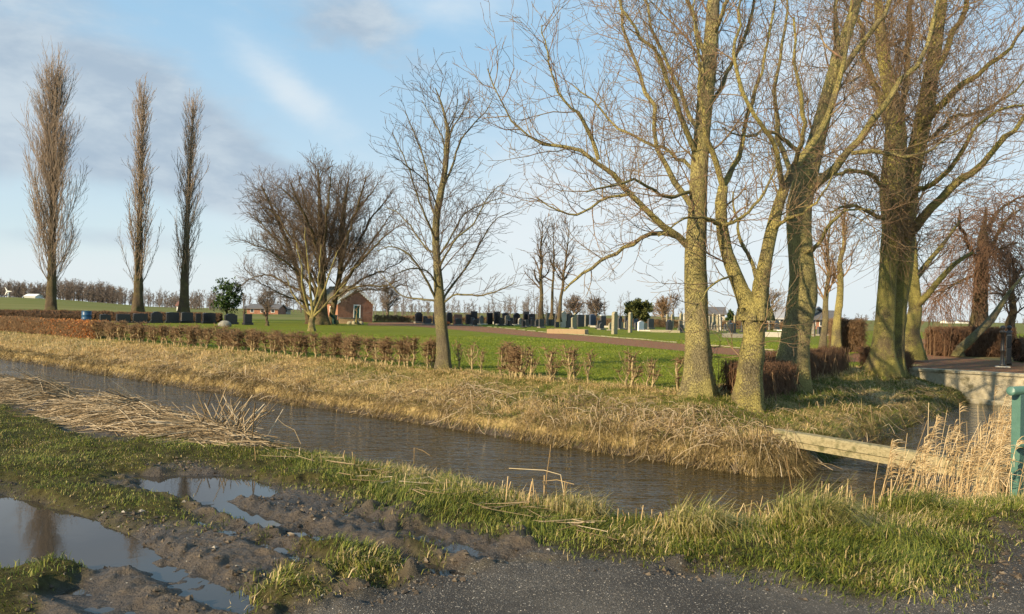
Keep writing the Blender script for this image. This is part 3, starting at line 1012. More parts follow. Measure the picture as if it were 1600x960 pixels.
# ------------------------------------------------------------------ trees
def limb(pts, Y, N=16, ws=1.0, wg=1.0):
    """photo-pixel polyline (px, py, width in px[, depth offset]) -> points and radii"""
    rows = []
    for p in pts:
        dy = p[3] if len(p) > 3 else 0.0
        x, y, z = P(p[0], p[1], Y + dy)
        rows.append((x, y, z, ws * p[2] * 0.5 * (Y + dy) / F))
    r = resample(rows, N)
    if ws != 1.0:          # living wood is never a smooth bow
        ln = np.linalg.norm(r[-1, :3] - r[0, :3])
        w = np.cumsum(rng.normal(0, 1, (N, 3)), 0) * .25 + rng.normal(0, .6, (N, 3))
        w -= w[:1]
        r[:, :3] += w * ln * .011 * wg * np.minimum(1, np.arange(N) / 3.0)[:, None]
    return r[:, :3], np.maximum(r[:, 3], 0.004)


def knobbly(Pt, Rd, amt=0.06):
    """uneven girth, a flared foot"""
    N = len(Rd)
    Rd = Rd * (1 + rng.normal(0, amt, N))
    return Rd


def tree(name, label, base, trunks, limbs, levels, bark, twig, sides=14, cat='tree', group=None, flare=1.25, Nt=26, extra=None, smoothlimbs=12):
    """trunks: list of (pts, radii); limbs: same; levels: list of spawn settings working outwards"""
    base = tuple(map(float, base))
    root = tag(empty(name, base), label, cat, group)
    tk = Tubes()
    P1, R1 = [], []
    for (pt, rd) in trunks:
        pt, rd = np.array(pt), np.array(rd)
        hgt = pt[:, 2] - pt[0, 2]
        rd = rd * (1 + (flare - 1) * np.exp(-hgt / (2.2 * rd[0] + 1e-6)))
        rd = knobbly(pt, rd, 0.03)
        if rd[0] > .09:        # closer rings at the foot, where the roots swell out
            tt = np.linspace(0, 1, 64) ** 1.7 * (len(rd) - 1)
            i0 = np.minimum(tt.astype(int), len(rd) - 2); w = tt - i0
            pt = pt[i0] * (1 - w)[:, None] + pt[i0 + 1] * w[:, None]; rd = rd[i0] * (1 - w) + rd[i0 + 1] * w
        pt2 = pt.copy(); pt2[0, 2] -= 0.25
        tk.add(pt2, rd, max(sides, 22) if rd[0] > .09 else sides)
    VV, QQ, AA = tk.arrays()
    o0 = 0
    for (Pt, Rd, K_) in tk.items:
        n_, N_ = Pt.shape[0] * Pt.shape[1] * K_, Pt.shape[1]
        if N_ == 64:
            Vt = VV[o0:o0 + n_].reshape(N_, K_, 3)
            th = np.arange(K_) * 2 * np.pi / K_
            h_ = (Pt[0, :, 2] - Pt[0, 0, 2])
            r0 = Rd[0, 0]
            ph, kk = rng.uniform(0, 6.28), rng.integers(4, 7)
            lob = np.maximum(0, np.cos(kk * th / 1.0 + ph)) ** 1.5 * rng.uniform(.6, 1.2, K_)
            m_ = 1 + .42 * np.exp(-(h_ - .2) / (1.1 * r0))[:, None].clip(0, 1.6) * lob[None]
            tw = np.cumsum(rng.normal(0, .02, N_))[:, None]
            m_ = m_ + .045 * np.sin(3 * th[None] + ph + 8 * tw) + .03 * np.sin(5 * th[None] - 2 * ph + 14 * tw)
            for _ in range(7):      # knots and old branch scars
                hk, tk_ = rng.uniform(.6, 5.0), rng.uniform(0, 6.28)
                dth = np.abs((th - tk_ + np.pi) % (2 * np.pi) - np.pi)
                m_ = m_ + rng.uniform(.06, .16) * np.exp(-((h_ - hk) / (r0 * .45)) ** 2)[:, None] * np.exp(-(dth / .4) ** 2)[None]
            Vt[:] = Pt[0][:, None, :] + (Vt - Pt[0][:, None, :]) * m_[:, :, None]
        o0 += n_
    mesh('trunk', VV - np.asarray(base), QQ, mat=bark, parent=root, attrs={'rnd': AA})
    allP = [t[0] for t in trunks] + [l[0] for l in limbs]
    allR = [t[1] for t in trunks] + [l[1] for l in limbs]
    for (pt, rd) in limbs:
        Tubes().add(pt, knobbly(pt, np.array(rd), 0.05), 8).build('limb', bark, root, base)
    N = 14
    A = np.stack([np.c_[[np.interp(np.linspace(0, 1, N), np.linspace(0, 1, len(p)), p[:, k]) for k in range(3)]].T for p in allP])
    B = np.stack([np.interp(np.linspace(0, 1, N), np.linspace(0, 1, len(r)), r) for r in allR])
    cr_ = Tubes()
    nt = len(trunks)
    gens = {0: (A[:nt], B[:nt]), 1: (A[nt:], B[nt:])}
    for lv in levels:
        lv = dict(lv)
        src = lv.pop('src'); dst = lv.pop('dst'); sd = lv.pop('sides', 3)
        Ps, Rs = gens[src]
        if not len(Ps):
            continue
        Pt, Rd = spawn(Ps, Rs, **lv)
        if not len(Pt):
            continue
        cr_.add(Pt, Rd, sd)
        if dst in gens and len(gens[dst][0]) and gens[dst][0].shape[1] == Pt.shape[1]:
            gens[dst] = (np.concatenate([gens[dst][0], Pt]), np.concatenate([gens[dst][1], Rd]))
        elif dst in gens and len(gens[dst][0]):
            M_ = gens[dst][0].shape[1]
            tt = np.linspace(0, Pt.shape[1] - 1, M_)
            i0 = np.minimum(tt.astype(int), Pt.shape[1] - 2); w = tt - i0
            Pq = Pt[:, i0] * (1 - w)[None, :, None] + Pt[:, i0 + 1] * w[None, :, None]
            Rq = Rd[:, i0] * (1 - w) + Rd[:, i0 + 1] * w
            gens[dst] = (np.concatenate([gens[dst][0], Pq]), np.concatenate([gens[dst][1], Rq]))
        else:
            gens[dst] = (Pt, Rd)
    if extra:
        for e in extra:
            cr_.add(*e)
    if cr_.items:
        cr_.build('crown', twig, root, base); print(name, sum(len(i[0]) for i in cr_.items))
    return root


def trunk_px(pts, Y, N=26):
    return limb(pts, Y, N)


# --- tall lime at the corner of the ditch
YA = GP(1092, 616)[1]
TA = trunk_px([(1092, 616, 40), (1091, 560, 37), (1089, 500, 35), (1087, 430, 34), (1087, 390, 33), (1091, 320, 29), (1093, 260, 27), (1100, 180, 25), (1107, 110, 24), (1113, 40, 21), (1117, -40, 17, .1), (1120, -160, 10, .2), (1118, -300, 4, .3)], YA)
LA = [limb(l, YA, ws=.85) for l in (
    [(1078, 388, 15), (1048, 358, 13, -.2), (1020, 335, 12, -.4), (993, 305, 11, -.5), (965, 272, 10, -.6), (935, 250, 8, -.7), (895, 228, 7, -.8), (850, 222, 5, -.9), (812, 200, 4, -1), (785, 160, 3, -1), (765, 105, 2, -1)],
    [(935, 250, 8, -.7), (925, 205, 7, -.8), (905, 175, 5, -1), (880, 150, 4, -1.1), (862, 100, 3, -1.2), (850, 40, 2, -1.2)],
    [(1086, 330, 12), (1062, 302, 11, .4), (1040, 268, 10, .7), (1025, 240, 9, .9), (1012, 185, 8, 1.1), (995, 125, 7, 1.2), (975, 60, 6, 1.3), (955, -20, 4, 1.4), (940, -120, 2, 1.5)],
    [(1090, 245, 11), (1070, 195, 10, -.4), (1052, 140, 9, -.7), (1025, 85, 7, -.9), (995, 42, 6, -1.1), (960, -30, 5, -1.2), (930, -130, 2, -1.3)],
    [(1070, 380, 10), (1040, 362, 9, .3), (1005, 372, 8, .5), (965, 392, 7, .7), (930, 412, 6, .8), (900, 432, 5, .9), (878, 452, 3, .9)],
    [(1090, 338, 9), (1112, 345, 8, -.4), (1135, 352, 7, -.7), (1165, 335, 6, -.9), (1195, 300, 5, -1.1), (1215, 250, 3, -1.2)],
    [(1098, 200, 9), (1120, 150, 8, .5), (1150, 95, 7, .9), (1175, 40, 6, 1.1), (1195, -40, 4, 1.2), (1205, -140, 2, 1.3)],
    [(1108, 110, 10), (1090, 55, 8, .6), (1072, 0, 7, 1.0), (1050, -80, 5, 1.2), (1035, -180, 2, 1.3)],
    [(1112, 60, 9), (1135, 10, 8, -.5), (1160, -60, 6, -.8), (1180, -160, 3, -1)],
    [(1080, 300, 7), (1040, 305, 6, -1.0), (1000, 280, 5, -2.0), (960, 285, 4, -2.6), (920, 300, 3, -3)],
    [(1088, 270, 7), (1050, 235, 6, 1.2), (1000, 215, 5, 2.2), (950, 180, 4, 3), (900, 130, 2, 3.4)],
    [(990, 303, 7, -.5), (950, 310, 5, -.6), (900, 335, 4, -.8), (865, 330, 3, -.9), (835, 310, 2, -1)],
    [(1095, 215, 8), (1068, 150, 7, 1.0), (1030, 60, 6, 1.9), (1000, -30, 4, 2.4), (980, -120, 2, 2.6)],
)]
LIME = [dict(src=0, dst=1, dens=1.9, L=(1.6, 3.6), ang=55, r=(.016, .030), t0=.30, wander=.12, trop=.07, N=14, sides=5, taper=.45),
        dict(src=1, dst=2, dens=5.0, L=(.7, 2.3), ang=48, r=(.008, .014), t0=.10, wander=.15, trop=.05, N=9, sides=4, taper=.35),
        dict(src=2, dst=3, dens=5.4, L=(.3, 1.05), ang=46, r=(.0055, .0075), t0=.08, wander=.18, trop=.07, N=7, taper=.35, rmin=.0045),
        dict(src=3, dst=4, dens=3.6, L=(.12, .40), ang=42, r=(.0042, .0052), t0=.15, wander=.2, trop=.13, N=5, taper=.3, rmin=.0036)]
bA = TA[0][0]
tree('bare_lime_tree', 'tall straight bare tree with long arching boughs at the end of the pruned hedge', bA, [TA], LA, LIME, MT['bark_olive'], MT['twig_gold'], sides=18)

# --- forked tree with lichen-yellow bark
YB = GP(1168, 636)[1]
TB = trunk_px([(1168, 638, 40), (1170, 600, 36), (1173, 560, 36), (1177, 525, 33), (1177, 495, 37), (1178, 474, 40)], YB, 16)
TB2 = trunk_px([(1172, 482, 26), (1160, 458, 22), (1147, 425, 20), (1136, 395, 19), (1129, 358, 18), (1127, 320, 17), (1130, 292, 15)], YB, 14)
TB3 = trunk_px([(1183, 482, 26), (1189, 450, 22), (1196, 410, 20), (1204, 370, 19), (1214, 330, 17), (1224, 300, 16), (1240, 262, 14), (1262, 235, 12, .3), (1290, 190, 10, .5), (1310, 130, 8, .6), (1325, 60, 6, .6), (1335, -40, 3, .6)], YB, 22)
LB = [limb(l, YB, ws=.8) for l in (
    [(1130, 292, 13), (1116, 245, 11, -.3), (1104, 200, 9, -.5), (1096, 140, 7, -.6), (1092, 70, 5, -.7), (1085, 0, 3, -.7)],
    [(1130, 292, 12), (1148, 252, 11, .3), (1163, 210, 9, .5), (1172, 165, 8, .5), (1182, 110, 6, .6), (1198, 50, 5, .6), (1210, -30, 3, .6)],
    [(1222, 302, 12), (1217, 262, 11, -.4), (1207, 225, 10, -.6), (1182, 190, 8, -.8), (1165, 150, 8, -.9), (1150, 95, 7, -1), (1160, 40, 5, -1.1), (1172, -30, 3, -1.2)],
    [(1186, 450, 9), (1175, 415, 8, .4), (1160, 385, 7, .7), (1150, 350, 5, .9), (1145, 300, 3, 1)],
    [(1128, 352, 9), (1108, 345, 7, -.4), (1090, 338, 5, -.7), (1060, 345, 4, -1), (1030, 370, 2, -1.2)],
    [(1240, 262, 10), (1252, 215, 9, -.5), (1250, 160, 8, -.8), (1240, 100, 6, -1), (1238, 30, 4, -1.1)],
    [(1207, 360, 8), (1232, 340, 7, -.5), (1262, 330, 5, -.9), (1290, 300, 4, -1.2), (1310, 255, 2, -1.4)],
    [(1150, 430, 5), (1120, 440, 4, -.5), (1095, 470, 3, -.9), (1075, 500, 2, -1.1)],
)]
LIMEB = [dict(LIME[0], dens=1.5, t0=.2, L=(1.0, 2.2)), dict(LIME[1], dens=4.0, L=(.6, 1.9)), dict(LIME[2], dens=4.8), dict(LIME[3], dens=2.8)]
tree('forked_tree', 'bare tree forking low into two stems, trunk speckled with yellow lichen', TB[0][0], [TB, TB2, TB3], LB, LIMEB, MT['bark_gold'], MT['twig_gold'], sides=16)

# --- thick leaning trunk beyond it
YC = GP(1236, 604)[1]
TC = trunk_px([(1235, 604, 46), (1240, 545, 42), (1247, 500, 41), (1254, 460, 43), (1253, 425, 39), (1249, 385, 38), (1247, 335, 38), (1252, 300, 36), (1264, 262, 30), (1274, 225, 27), (1286, 180, 24), (1296, 140, 22), (1310, 90, 20), (1325, 45, 17), (1342, -10, 14), (1360, -110, 9), (1370, -260, 3)], YC)
LC = [limb(l, YC, ws=.85) for l in (
    [(1256, 312, 18), (1275, 290, 16, -.3), (1300, 272, 15, -.5), (1330, 240, 13, -.7), (1365, 190, 12, -.9), (1395, 150, 11, -1), (1425, 105, 9, -1.1), (1452, 50, 8, -1.1), (1470, -20, 5, -1.2), (1490, -120, 2, -1.2)],
    [(1247, 300, 11), (1232, 260, 10, .5), (1222, 215, 9, .8), (1215, 160, 8, 1), (1222, 100, 6, 1.1), (1235, 30, 5, 1.2), (1240, -60, 3, 1.3)],
    [(1275, 225, 13), (1290, 165, 11, .6), (1302, 100, 10, 1), (1302, 40, 8, 1.2), (1310, -40, 5, 1.3), (1318, -140, 2, 1.4)],
    [(1300, 130, 12), (1330, 90, 10, -.5), (1365, 40, 9, -.8), (1395, -20, 7, -1), (1420, -120, 3, -1.1)],
    [(1250, 400, 9), (1278, 385, 7, -.7), (1300, 350, 6, -1.2), (1330, 330, 4, -1.6), (1370, 330, 2, -2)],
    [(1262, 262, 9), (1240, 230, 8, -1), (1200, 205, 6, -1.6), (1165, 215, 4, -2), (1130, 200, 2, -2.2)],
    [(1330, 240, 9, -.7), (1370, 235, 8, -.9), (1410, 245, 6, -1.2), (1455, 235, 4, -1.5), (1500, 205, 2, -1.7)],
)]
LIMEC = [dict(LIME[0], dens=1.5, t0=.3, L=(1.6, 3.4)), dict(LIME[1], dens=4.0, L=(1., 2.8)), dict(LIME[2], dens=4.6, L=(.4, 1.2), rmin=.005), dict(LIME[3], dens=2.6, L=(.2, .5), rmin=.004)]
tree('leaning_tree', 'thick bare trunk leaning to the side beyond the forked tree, dark hedge at its foot', TC[0][0], [TC], LC, LIMEC, MT['bark_olive'], MT['twig_gold'], sides=18)

# --- the two big trunks grown together
YD = 24.5
TD1 = trunk_px([(1377, 576, 33), (1380, 530, 28), (1384, 470, 26), (1388, 410, 27), (1392, 360, 29), (1393, 300, 36), (1397, 250, 34), (1399, 200, 28), (1392, 150, 22), (1380, 90, 18), (1374, 30, 14), (1370, -60, 9), (1368, -200, 3)], YD)
TD2 = trunk_px([(1396, 578, 27, .3), (1399, 530, 26, .3), (1404, 470, 26, .3), (1410, 410, 33, .3), (1413, 360, 33, .2), (1418, 300, 30, .2), (1430, 245, 27, .2), (1441, 195, 25, .2), (1453, 130, 23, .3), (1463, 60, 20, .3), (1472, 0, 17, .3), (1482, -90, 11, .4), (1490, -230, 3, .4)], YD + .2)
LD = [limb(l, YD, ws=.85) for l in (
    [(1420, 368, 17), (1436, 350, 16, -.4), (1460, 320, 15, -.8), (1490, 290, 14, -1.1), (1522, 265, 13, -1.4), (1552, 240, 11, -1.6), (1580, 210, 9, -1.8), (1605, 180, 7, -2), (1640, 130, 4, -2.2)],
    [(1438, 205, 13), (1465, 165, 12, -.5), (1500, 130, 11, -.9), (1535, 105, 9, -1.2), (1570, 75, 7, -1.5), (1610, 30, 5, -1.7), (1650, -30, 3, -1.8)],
    [(1395, 215, 13), (1380, 165, 11, .5), (1362, 120, 10, .9), (1350, 60, 8, 1.1), (1335, -20, 6, 1.3), (1325, -120, 3, 1.4)],
    [(1400, 205, 13), (1412, 140, 11, .8), (1418, 70, 10, 1.2), (1428, 0, 8, 1.4), (1440, -100, 4, 1.5)],
    [(1452, 130, 12), (1480, 80, 11, .4), (1505, 20, 9, .6), (1530, -50, 6, .8), (1550, -130, 3, .9)],
    [(1415, 320, 10), (1440, 295, 9, -1.4), (1480, 270, 8, -2.3), (1530, 195, 6, -3), (1580, 170, 4, -3.4), (1630, 165, 2, -3.6)],
    [(1390, 300, 10), (1365, 275, 8, -1.2), (1335, 262, 7, -2), (1300, 270, 5, -2.6), (1265, 260, 3, -3)],
    [(1392, 350, 8), (1360, 335, 7, -1), (1330, 320, 5, -1.8), (1300, 330, 3, -2.2)],
    [(1428, 250, 10), (1460, 215, 9, 1), (1500, 180, 7, 1.9), (1550, 165, 6, 2.5), (1610, 120, 3, 3)],
)]
LIMED = [dict(LIME[0], dens=2.0, t0=.32, L=(2.0, 4.5), r=(.020, .04)), dict(LIME[1], dens=4.8, L=(1.2, 3.6), r=(.010, .017)), dict(LIME[2], dens=4.0, L=(.5, 1.5), rmin=.006, r=(.007, .010)),
         dict(LIME[3], dens=2.4, L=(.2, .6), rmin=.005, r=(.005, .007))]
# a brush of shoots hanging off the trunk
def brush(Y, x0, x1, y0, y1, n, Ln, dn=(-.1, -.75, -.45), spread=.55, rr=(.006, .009)):
    st_ = np.array([P(rng.uniform(x0, x1), rng.uniform(y0, y1), Y) for _ in range(n)])
    d = np.array(dn)[None] + rng.normal(0, spread, (n, 3)); d /= np.linalg.norm(d, axis=1, keepdims=True)
    N = 8
    pts = np.empty((n, N, 3)); pts[:, 0] = st_
    L = rng.uniform(*Ln, n)[:, None] / (N - 1)
    for j in range(1, N):
        d = d + rng.normal(0, .12, d.shape); d[:, 2] += (-.10 if j < 4 else .16)
        d /= np.linalg.norm(d, axis=1, keepdims=True)
        pts[:, j] = pts[:, j - 1] + d * L
    return pts, rng.uniform(*rr, n)[:, None] * np.linspace(1, .5, N)[None], 3


tree('twin_trunk_tree', 'massive bare tree of two mossy trunks grown together behind the dark hedge', TD1[0][0], [TD1, TD2], LD, LIMED, MT['bark_green'], MT['twig_red'], sides=20,
     extra=[brush(YD - .2, 1375, 1428, 290, 390, 230, (1.0, 2.4)), brush(YD - 1.2, 1330, 1400, 290, 370, 70, (.6, 1.8), (-.5, -.3, -.3))])

# --- young tree standing in the pruned hedge
YE = GP(692, 579)[1]
TE = trunk_px([(693, 580, 22), (693, 550, 19.5), (691, 520, 18), (688, 495, 17), (687, 470, 17), (685, 440, 13.5), (683, 410, 12), (681, 375, 11.5), (682, 340, 11), (688, 305, 10), (695, 270, 9), (698, 235, 8), (700, 200, 6.5), (697, 190, 4.5), (690, 162, 3), (680, 138, 1.5)], YE)
LE = [limb(l, YE, ws=.55, wg=.45) for l in (
    [(681, 468, 8), (668, 440, 7, -.3), (652, 412, 6, -.5), (632, 392, 5, -.6), (608, 385, 3, -.7), (590, 392, 2, -.8)],
    [(692, 468, 8), (705, 448, 7, .3), (722, 425, 6, .5), (738, 400, 5, .6), (752, 375, 4, .7), (772, 345, 3, .8), (800, 330, 2, .9)],
    [(692, 475, 6), (712, 460, 5, -.5), (745, 462, 5, -.9), (775, 455, 4, -1.2), (805, 440, 2, -1.4)],
    [(681, 470, 6), (655, 468, 5, .4), (628, 462, 4, .6), (605, 440, 3, .7), (588, 420, 2, .8)],
    [(682, 380, 7), (668, 345, 6, -.5), (655, 315, 5, -.7), (645, 280, 4, -.9), (630, 240, 3, -1), (612, 205, 2, -1.1)],
    [(681, 345, 7), (672, 310, 6, .5), (668, 270, 5, .7), (655, 225, 4, .9), (642, 195, 3, 1), (632, 172, 2, 1)],
    [(685, 420, 7), (700, 395, 6, -.6), (716, 370, 5, -.9), (740, 352, 4, -1.2), (770, 300, 3, -1.4), (790, 290, 2, -1.5)],
    [(690, 300, 6), (705, 265, 6, .3), (716, 230, 5, .5), (732, 205, 4, .6), (755, 180, 3, .7), (768, 160, 2, .8)],
    [(698, 240, 5), (706, 205, 4, -.3), (720, 182, 3.5, -.4), (734, 155, 2, -.5)],
    [(683, 400, 6), (660, 380, 5, .7), (640, 350, 4, 1.1), (620, 330, 3, 1.4), (603, 322, 2, 1.6)],
    [(683, 405, 6), (705, 372, 5, .9), (728, 335, 4, 1.4), (760, 320, 3, 1.8), (790, 310, 2, 2)],
    [(686, 450, 5), (670, 425, 4.5, -1.1), (640, 420, 4, -1.9), (610, 432, 2, -2.4)],
    [(686, 330, 5), (670, 290, 4, -1), (640, 262, 3, -1.6), (610, 240, 2, -2)],
    [(697, 250, 5), (690, 215, 4, .6), (674, 185, 3, 1), (660, 158, 2, 1.2)],
    [(700, 205, 4), (711, 180, 3, .4), (715, 155, 2, .5)],
)]
YNG = [dict(src=0, dst=1, dens=4.6, L=(1.4, 3.2), ang=50, r=(.011, .019), t0=.26, wander=.09, trop=.04, N=10, sides=4, taper=.8),
       dict(src=1, dst=2, dens=5.0, L=(.6, 1.7), ang=40, r=(.0075, .011), t0=.12, wander=.10, trop=.03, N=8, sides=3, taper=.5, rmin=.0055),
       dict(src=2, dst=3, dens=4.2, L=(.25, .8), ang=40, r=(.0052, .0065), t0=.12, wander=.12, trop=.03, N=5, taper=.4, rmin=.0048),
       dict(src=3, dst=4, dens=2.4, L=(.1, .3), ang=40, r=(.0045, .005), t0=.2, wander=.12, trop=.03, N=3, taper=.3, rmin=.0042)]
tree('young_tree', 'slender young bare tree rising alone out of the pruned hedge on the ditch bank', TE[0][0], [TE], LE, YNG, MT['bark_grey'], MT['twig_dark'], sides=14)


# --- columnar poplars
def poplar(px, base, top, lean, wpx, Y, label, dens=1.0):
    n = 16
    ys = np.linspace(base, top, n); t = np.linspace(0, 1, n)
    T = limb([(px + lean * k ** 1.2 + rng.normal(0, .5), y, max((1 - k) ** 1.25 * 15, 1.0)) for k, y in zip(t, ys)], Y, 24)
    H = (base - top) * Y / F
    W = wpx * Y / F
    sub = []
    # ascending side stems
    lv = [dict(src=0, dst=1, dens=4.0 * dens, L=(W * .85, W * 2.1), ang=25, r=(.035, .06), t0=.06, t1=.97, wander=.05, trop=.16, N=11, sides=4, taper=.74, rmin=.024),
          dict(src=0, dst=1, dens=3.8 * dens, L=(W * .6, W * 1.15), ang=24, r=(.03, .05), t0=.45, t1=.97, wander=.05, trop=.12, N=11, sides=4, taper=.45, rmin=.022),
          dict(src=0, dst=2, dens=2.5 * dens, L=(W * .15, W * .5), ang=30, r=(.02, .03), t0=.05, t1=.4, wander=.06, trop=.12, N=7, sides=3, taper=.2, rmin=.015),
          dict(src=1, dst=2, dens=1.9 * dens, L=(W * .25, W * .62), ang=23, r=(.024, .034), t0=.12, wander=.06, trop=.13, N=7, sides=3, taper=.4, rmin=.017),
          dict(src=2, dst=3, dens=1.7 * dens, L=(W * .10, W * .30), ang=24, r=(.016, .021), t0=.15, wander=.08, trop=.12, N=4, sides=3, taper=.4, rmin=.012)]
    return tree('poplar_tree', label, T[0][0], [T], [], lv, MT['bark_dark'], MT['twig_poplar'], sides=10, group='columnar poplars in a row', flare=1.15)


poplar(80, 488, 138, 6, 92, 88.0, 'tallest and broadest of three columnar poplars behind the dark back hedge', 1.05)
poplar(215, 488, 150, 9, 58, 92.0, 'columnar poplar standing between two others behind the dark back hedge', .95)
poplar(287, 490, 168, 15, 56, 96.0, 'slimmest columnar poplar, nearest to the round evergreen bush behind the back hedge', .9)


# --- broad round tree beside the brick hut
YR = 82.0
TR = [limb([(502, 504, 19), (503, 475, 15), (503, 430, 12), (502, 380, 11), (500, 330, 7), (498, 285, 4), (497, 265, 2)], YR, 20),
      limb([(517, 503, 9, 2), (525, 460, 8, 2), (532, 420, 8, 1), (534, 370, 9, 1), (538, 320, 6, 1), (545, 280, 2, 1)], YR, 20),
      limb([(482, 503, 8, 3), (474, 460, 9, 3), (462, 415, 8, 3), (445, 370, 6, 3), (425, 325, 4, 3), (408, 290, 2, 3)], YR, 18)]
LR = []
for (pts) in (
    [(500, 470, 13), (485, 430, 11), (470, 400, 10), (450, 365, 8), (425, 330, 5), (395, 300, 2)],
    [(500, 480, 12), (482, 440, 10, -2), (460, 420, 9, -3), (435, 400, 6, -4), (405, 385, 4, -5), (372, 375, 2, -5)],
    [(495, 485, 11), (475, 455, 9, 2), (450, 440, 7, 3), (420, 425, 5, 4), (390, 430, 3, 4), (368, 450, 2, 5)],
    [(506, 440, 12), (490, 380, 10, -2), (470, 330, 8, -3), (448, 285, 5, -4), (430, 262, 2, -4)],
    [(505, 420, 11), (495, 360, 9, 2), (480, 300, 7, 3), (468, 245, 3, 4)],
    [(505, 400, 10), (512, 340, 8, -3), (518, 280, 6, -4), (520, 236, 2, -5)],
    [(532, 420, 11), (545, 360, 9, -2), (560, 300, 7, -3), (572, 250, 3, -4)],
    [(532, 430, 11), (555, 385, 9, 3), (580, 340, 7, 4), (600, 300, 4, 5), (612, 275, 2, 5)],
    [(530, 450, 11), (555, 420, 9, -2), (585, 390, 7, -3), (610, 365, 4, -4), (628, 350, 2, -4)],
    [(530, 460, 11), (560, 440, 8, 2), (590, 425, 6, 3), (615, 415, 3, 4), (632, 405, 2, 4)],
    [(534, 380, 9), (552, 330, 7, 4), (575, 290, 5, 6), (592, 262, 2, 7)],
    [(500, 450, 10), (478, 400, 8, 4), (455, 350, 6, 6), (430, 310, 4, 7), (408, 290, 2, 8)],
    [(520, 470, 9), (540, 450, 8, -4), (575, 445, 6, -6), (605, 440, 4, -7), (625, 430, 2, -7)],
    [(535, 450, 10), (558, 415, 8, 0), (588, 372, 6, 1), (612, 335, 3, 1), (625, 315, 2, 1)],
    [(500, 465, 10), (470, 425, 8, 1), (435, 380, 6, 1), (405, 345, 4, 1), (385, 325, 2, 1)],
    [(532, 470, 8), (565, 455, 6, 1), (600, 452, 4, 2), (636, 445, 2, 2)],
    [(505, 430, 9), (482, 365, 7, 0), (465, 300, 5, 1), (455, 268, 2, 1)],
    [(497, 485, 8), (470, 470, 7, -3), (440, 460, 5, -5), (410, 445, 3, -6), (380, 420, 2, -6)],
    [(510, 420, 9), (520, 370, 8, 5), (528, 310, 6, 8), (532, 250, 2, 9)],
    [(500, 400, 9), (480, 350, 7, -5), (462, 300, 5, -8), (450, 260, 2, -9)],
):
    pts = [(p[0], p[1] + 26 * min(1, max(0, (345 - p[1]) / 90)), *p[2:]) for p in pts]
    LR.append(limb(pts, YR, 14, ws=.42))
MT['bark_round'] = barkmat('bark_round', (0.15, 0.105, 0.06), (0.22, 0.18, 0.08), (0.13, 0.12, 0.05), 0.4)
MT['twig_round'] = plain('twig_round', (0.085, 0.062, 0.045), (0.12, 0.085, 0.058), 2.0, 0.8)
RND = [dict(src=0, dst=1, dens=2.2, L=(4.5, 8.0), ang=55, r=(.045, .075), t0=.22, wander=.08, trop=.06, N=14, sides=4, taper=.85, rmin=.02),
       dict(src=1, dst=2, dens=4.3, L=(1.5, 3.6), ang=40, r=(.026, .038), t0=.2, wander=.09, trop=.05, N=9, sides=3, taper=.65, rmin=.017),
       dict(src=2, dst=3, dens=4.0, L=(.6, 1.8), ang=38, r=(.016, .022), t0=.15, wander=.10, trop=.06, N=6, sides=3, taper=.4, rmin=.0125),
       dict(src=3, dst=4, dens=2.4, L=(.3, .9), ang=35, r=(.012, .0145), t0=.2, wander=.10, trop=.06, N=4, sides=3, taper=.3, rmin=.0105)]
tree('round_tree', 'broad round-crowned bare tree with many stems beside the brick hut', TR[0][0][0], TR, LR, RND, MT['bark_round'], MT['twig_round'], sides=12, flare=1.0)

# --- small vase-shaped tree on the lawn in front of it
YS = GP(487, 518)[1]
TS = [limb([(487, 519, 9), (487, 505, 9), (489, 496, 10)], YS, 8)]
LS = [limb(p, YS, 10, ws=.8) for p in (
    [(488, 497, 6), (480, 480, 5), (474, 455, 4, -.5), (470, 420, 3, -.8), (462, 380, 1.5, -1)],
    [(489, 496, 6), (495, 478, 5), (505, 455, 4), (515, 425, 3), (528, 390, 1.5)],
    [(489, 497, 6), (487, 470, 5), (486, 440, 4), (483, 400, 2.5), (480, 350, 1.5)],
    [(490, 495, 5), (503, 480, 4, -.6), (520, 462, 3, -1), (540, 440, 1.5, -1.3)],
    [(487, 496, 5), (493, 465, 4, .8), (497, 430, 3, 1.3), (500, 380, 1.5, 1.5)],
    [(487, 495, 4), (470, 478, 3.5, .4), (455, 455, 2.5, .8), (445, 430, 1.5, 1)])]
tree('vase_shaped_tree', 'small vase-shaped bare tree on the lawn in front of the round tree', TS[0][0][0], TS, LS,
     [dict(src=1, dst=2, dens=1.6, L=(1.0, 2.4), ang=25, r=(.014, .022), t0=.15, wander=.06, trop=.12, N=7, sides=3, taper=.4, rmin=.010),
      dict(src=2, dst=3, dens=1.4, L=(.4, 1.0), ang=26, r=(.009, .012), t0=.15, wander=.07, trop=.1, N=4, sides=3, rmin=.008)], MT['bark_gold'], MT['twig_gold'], sides=10)


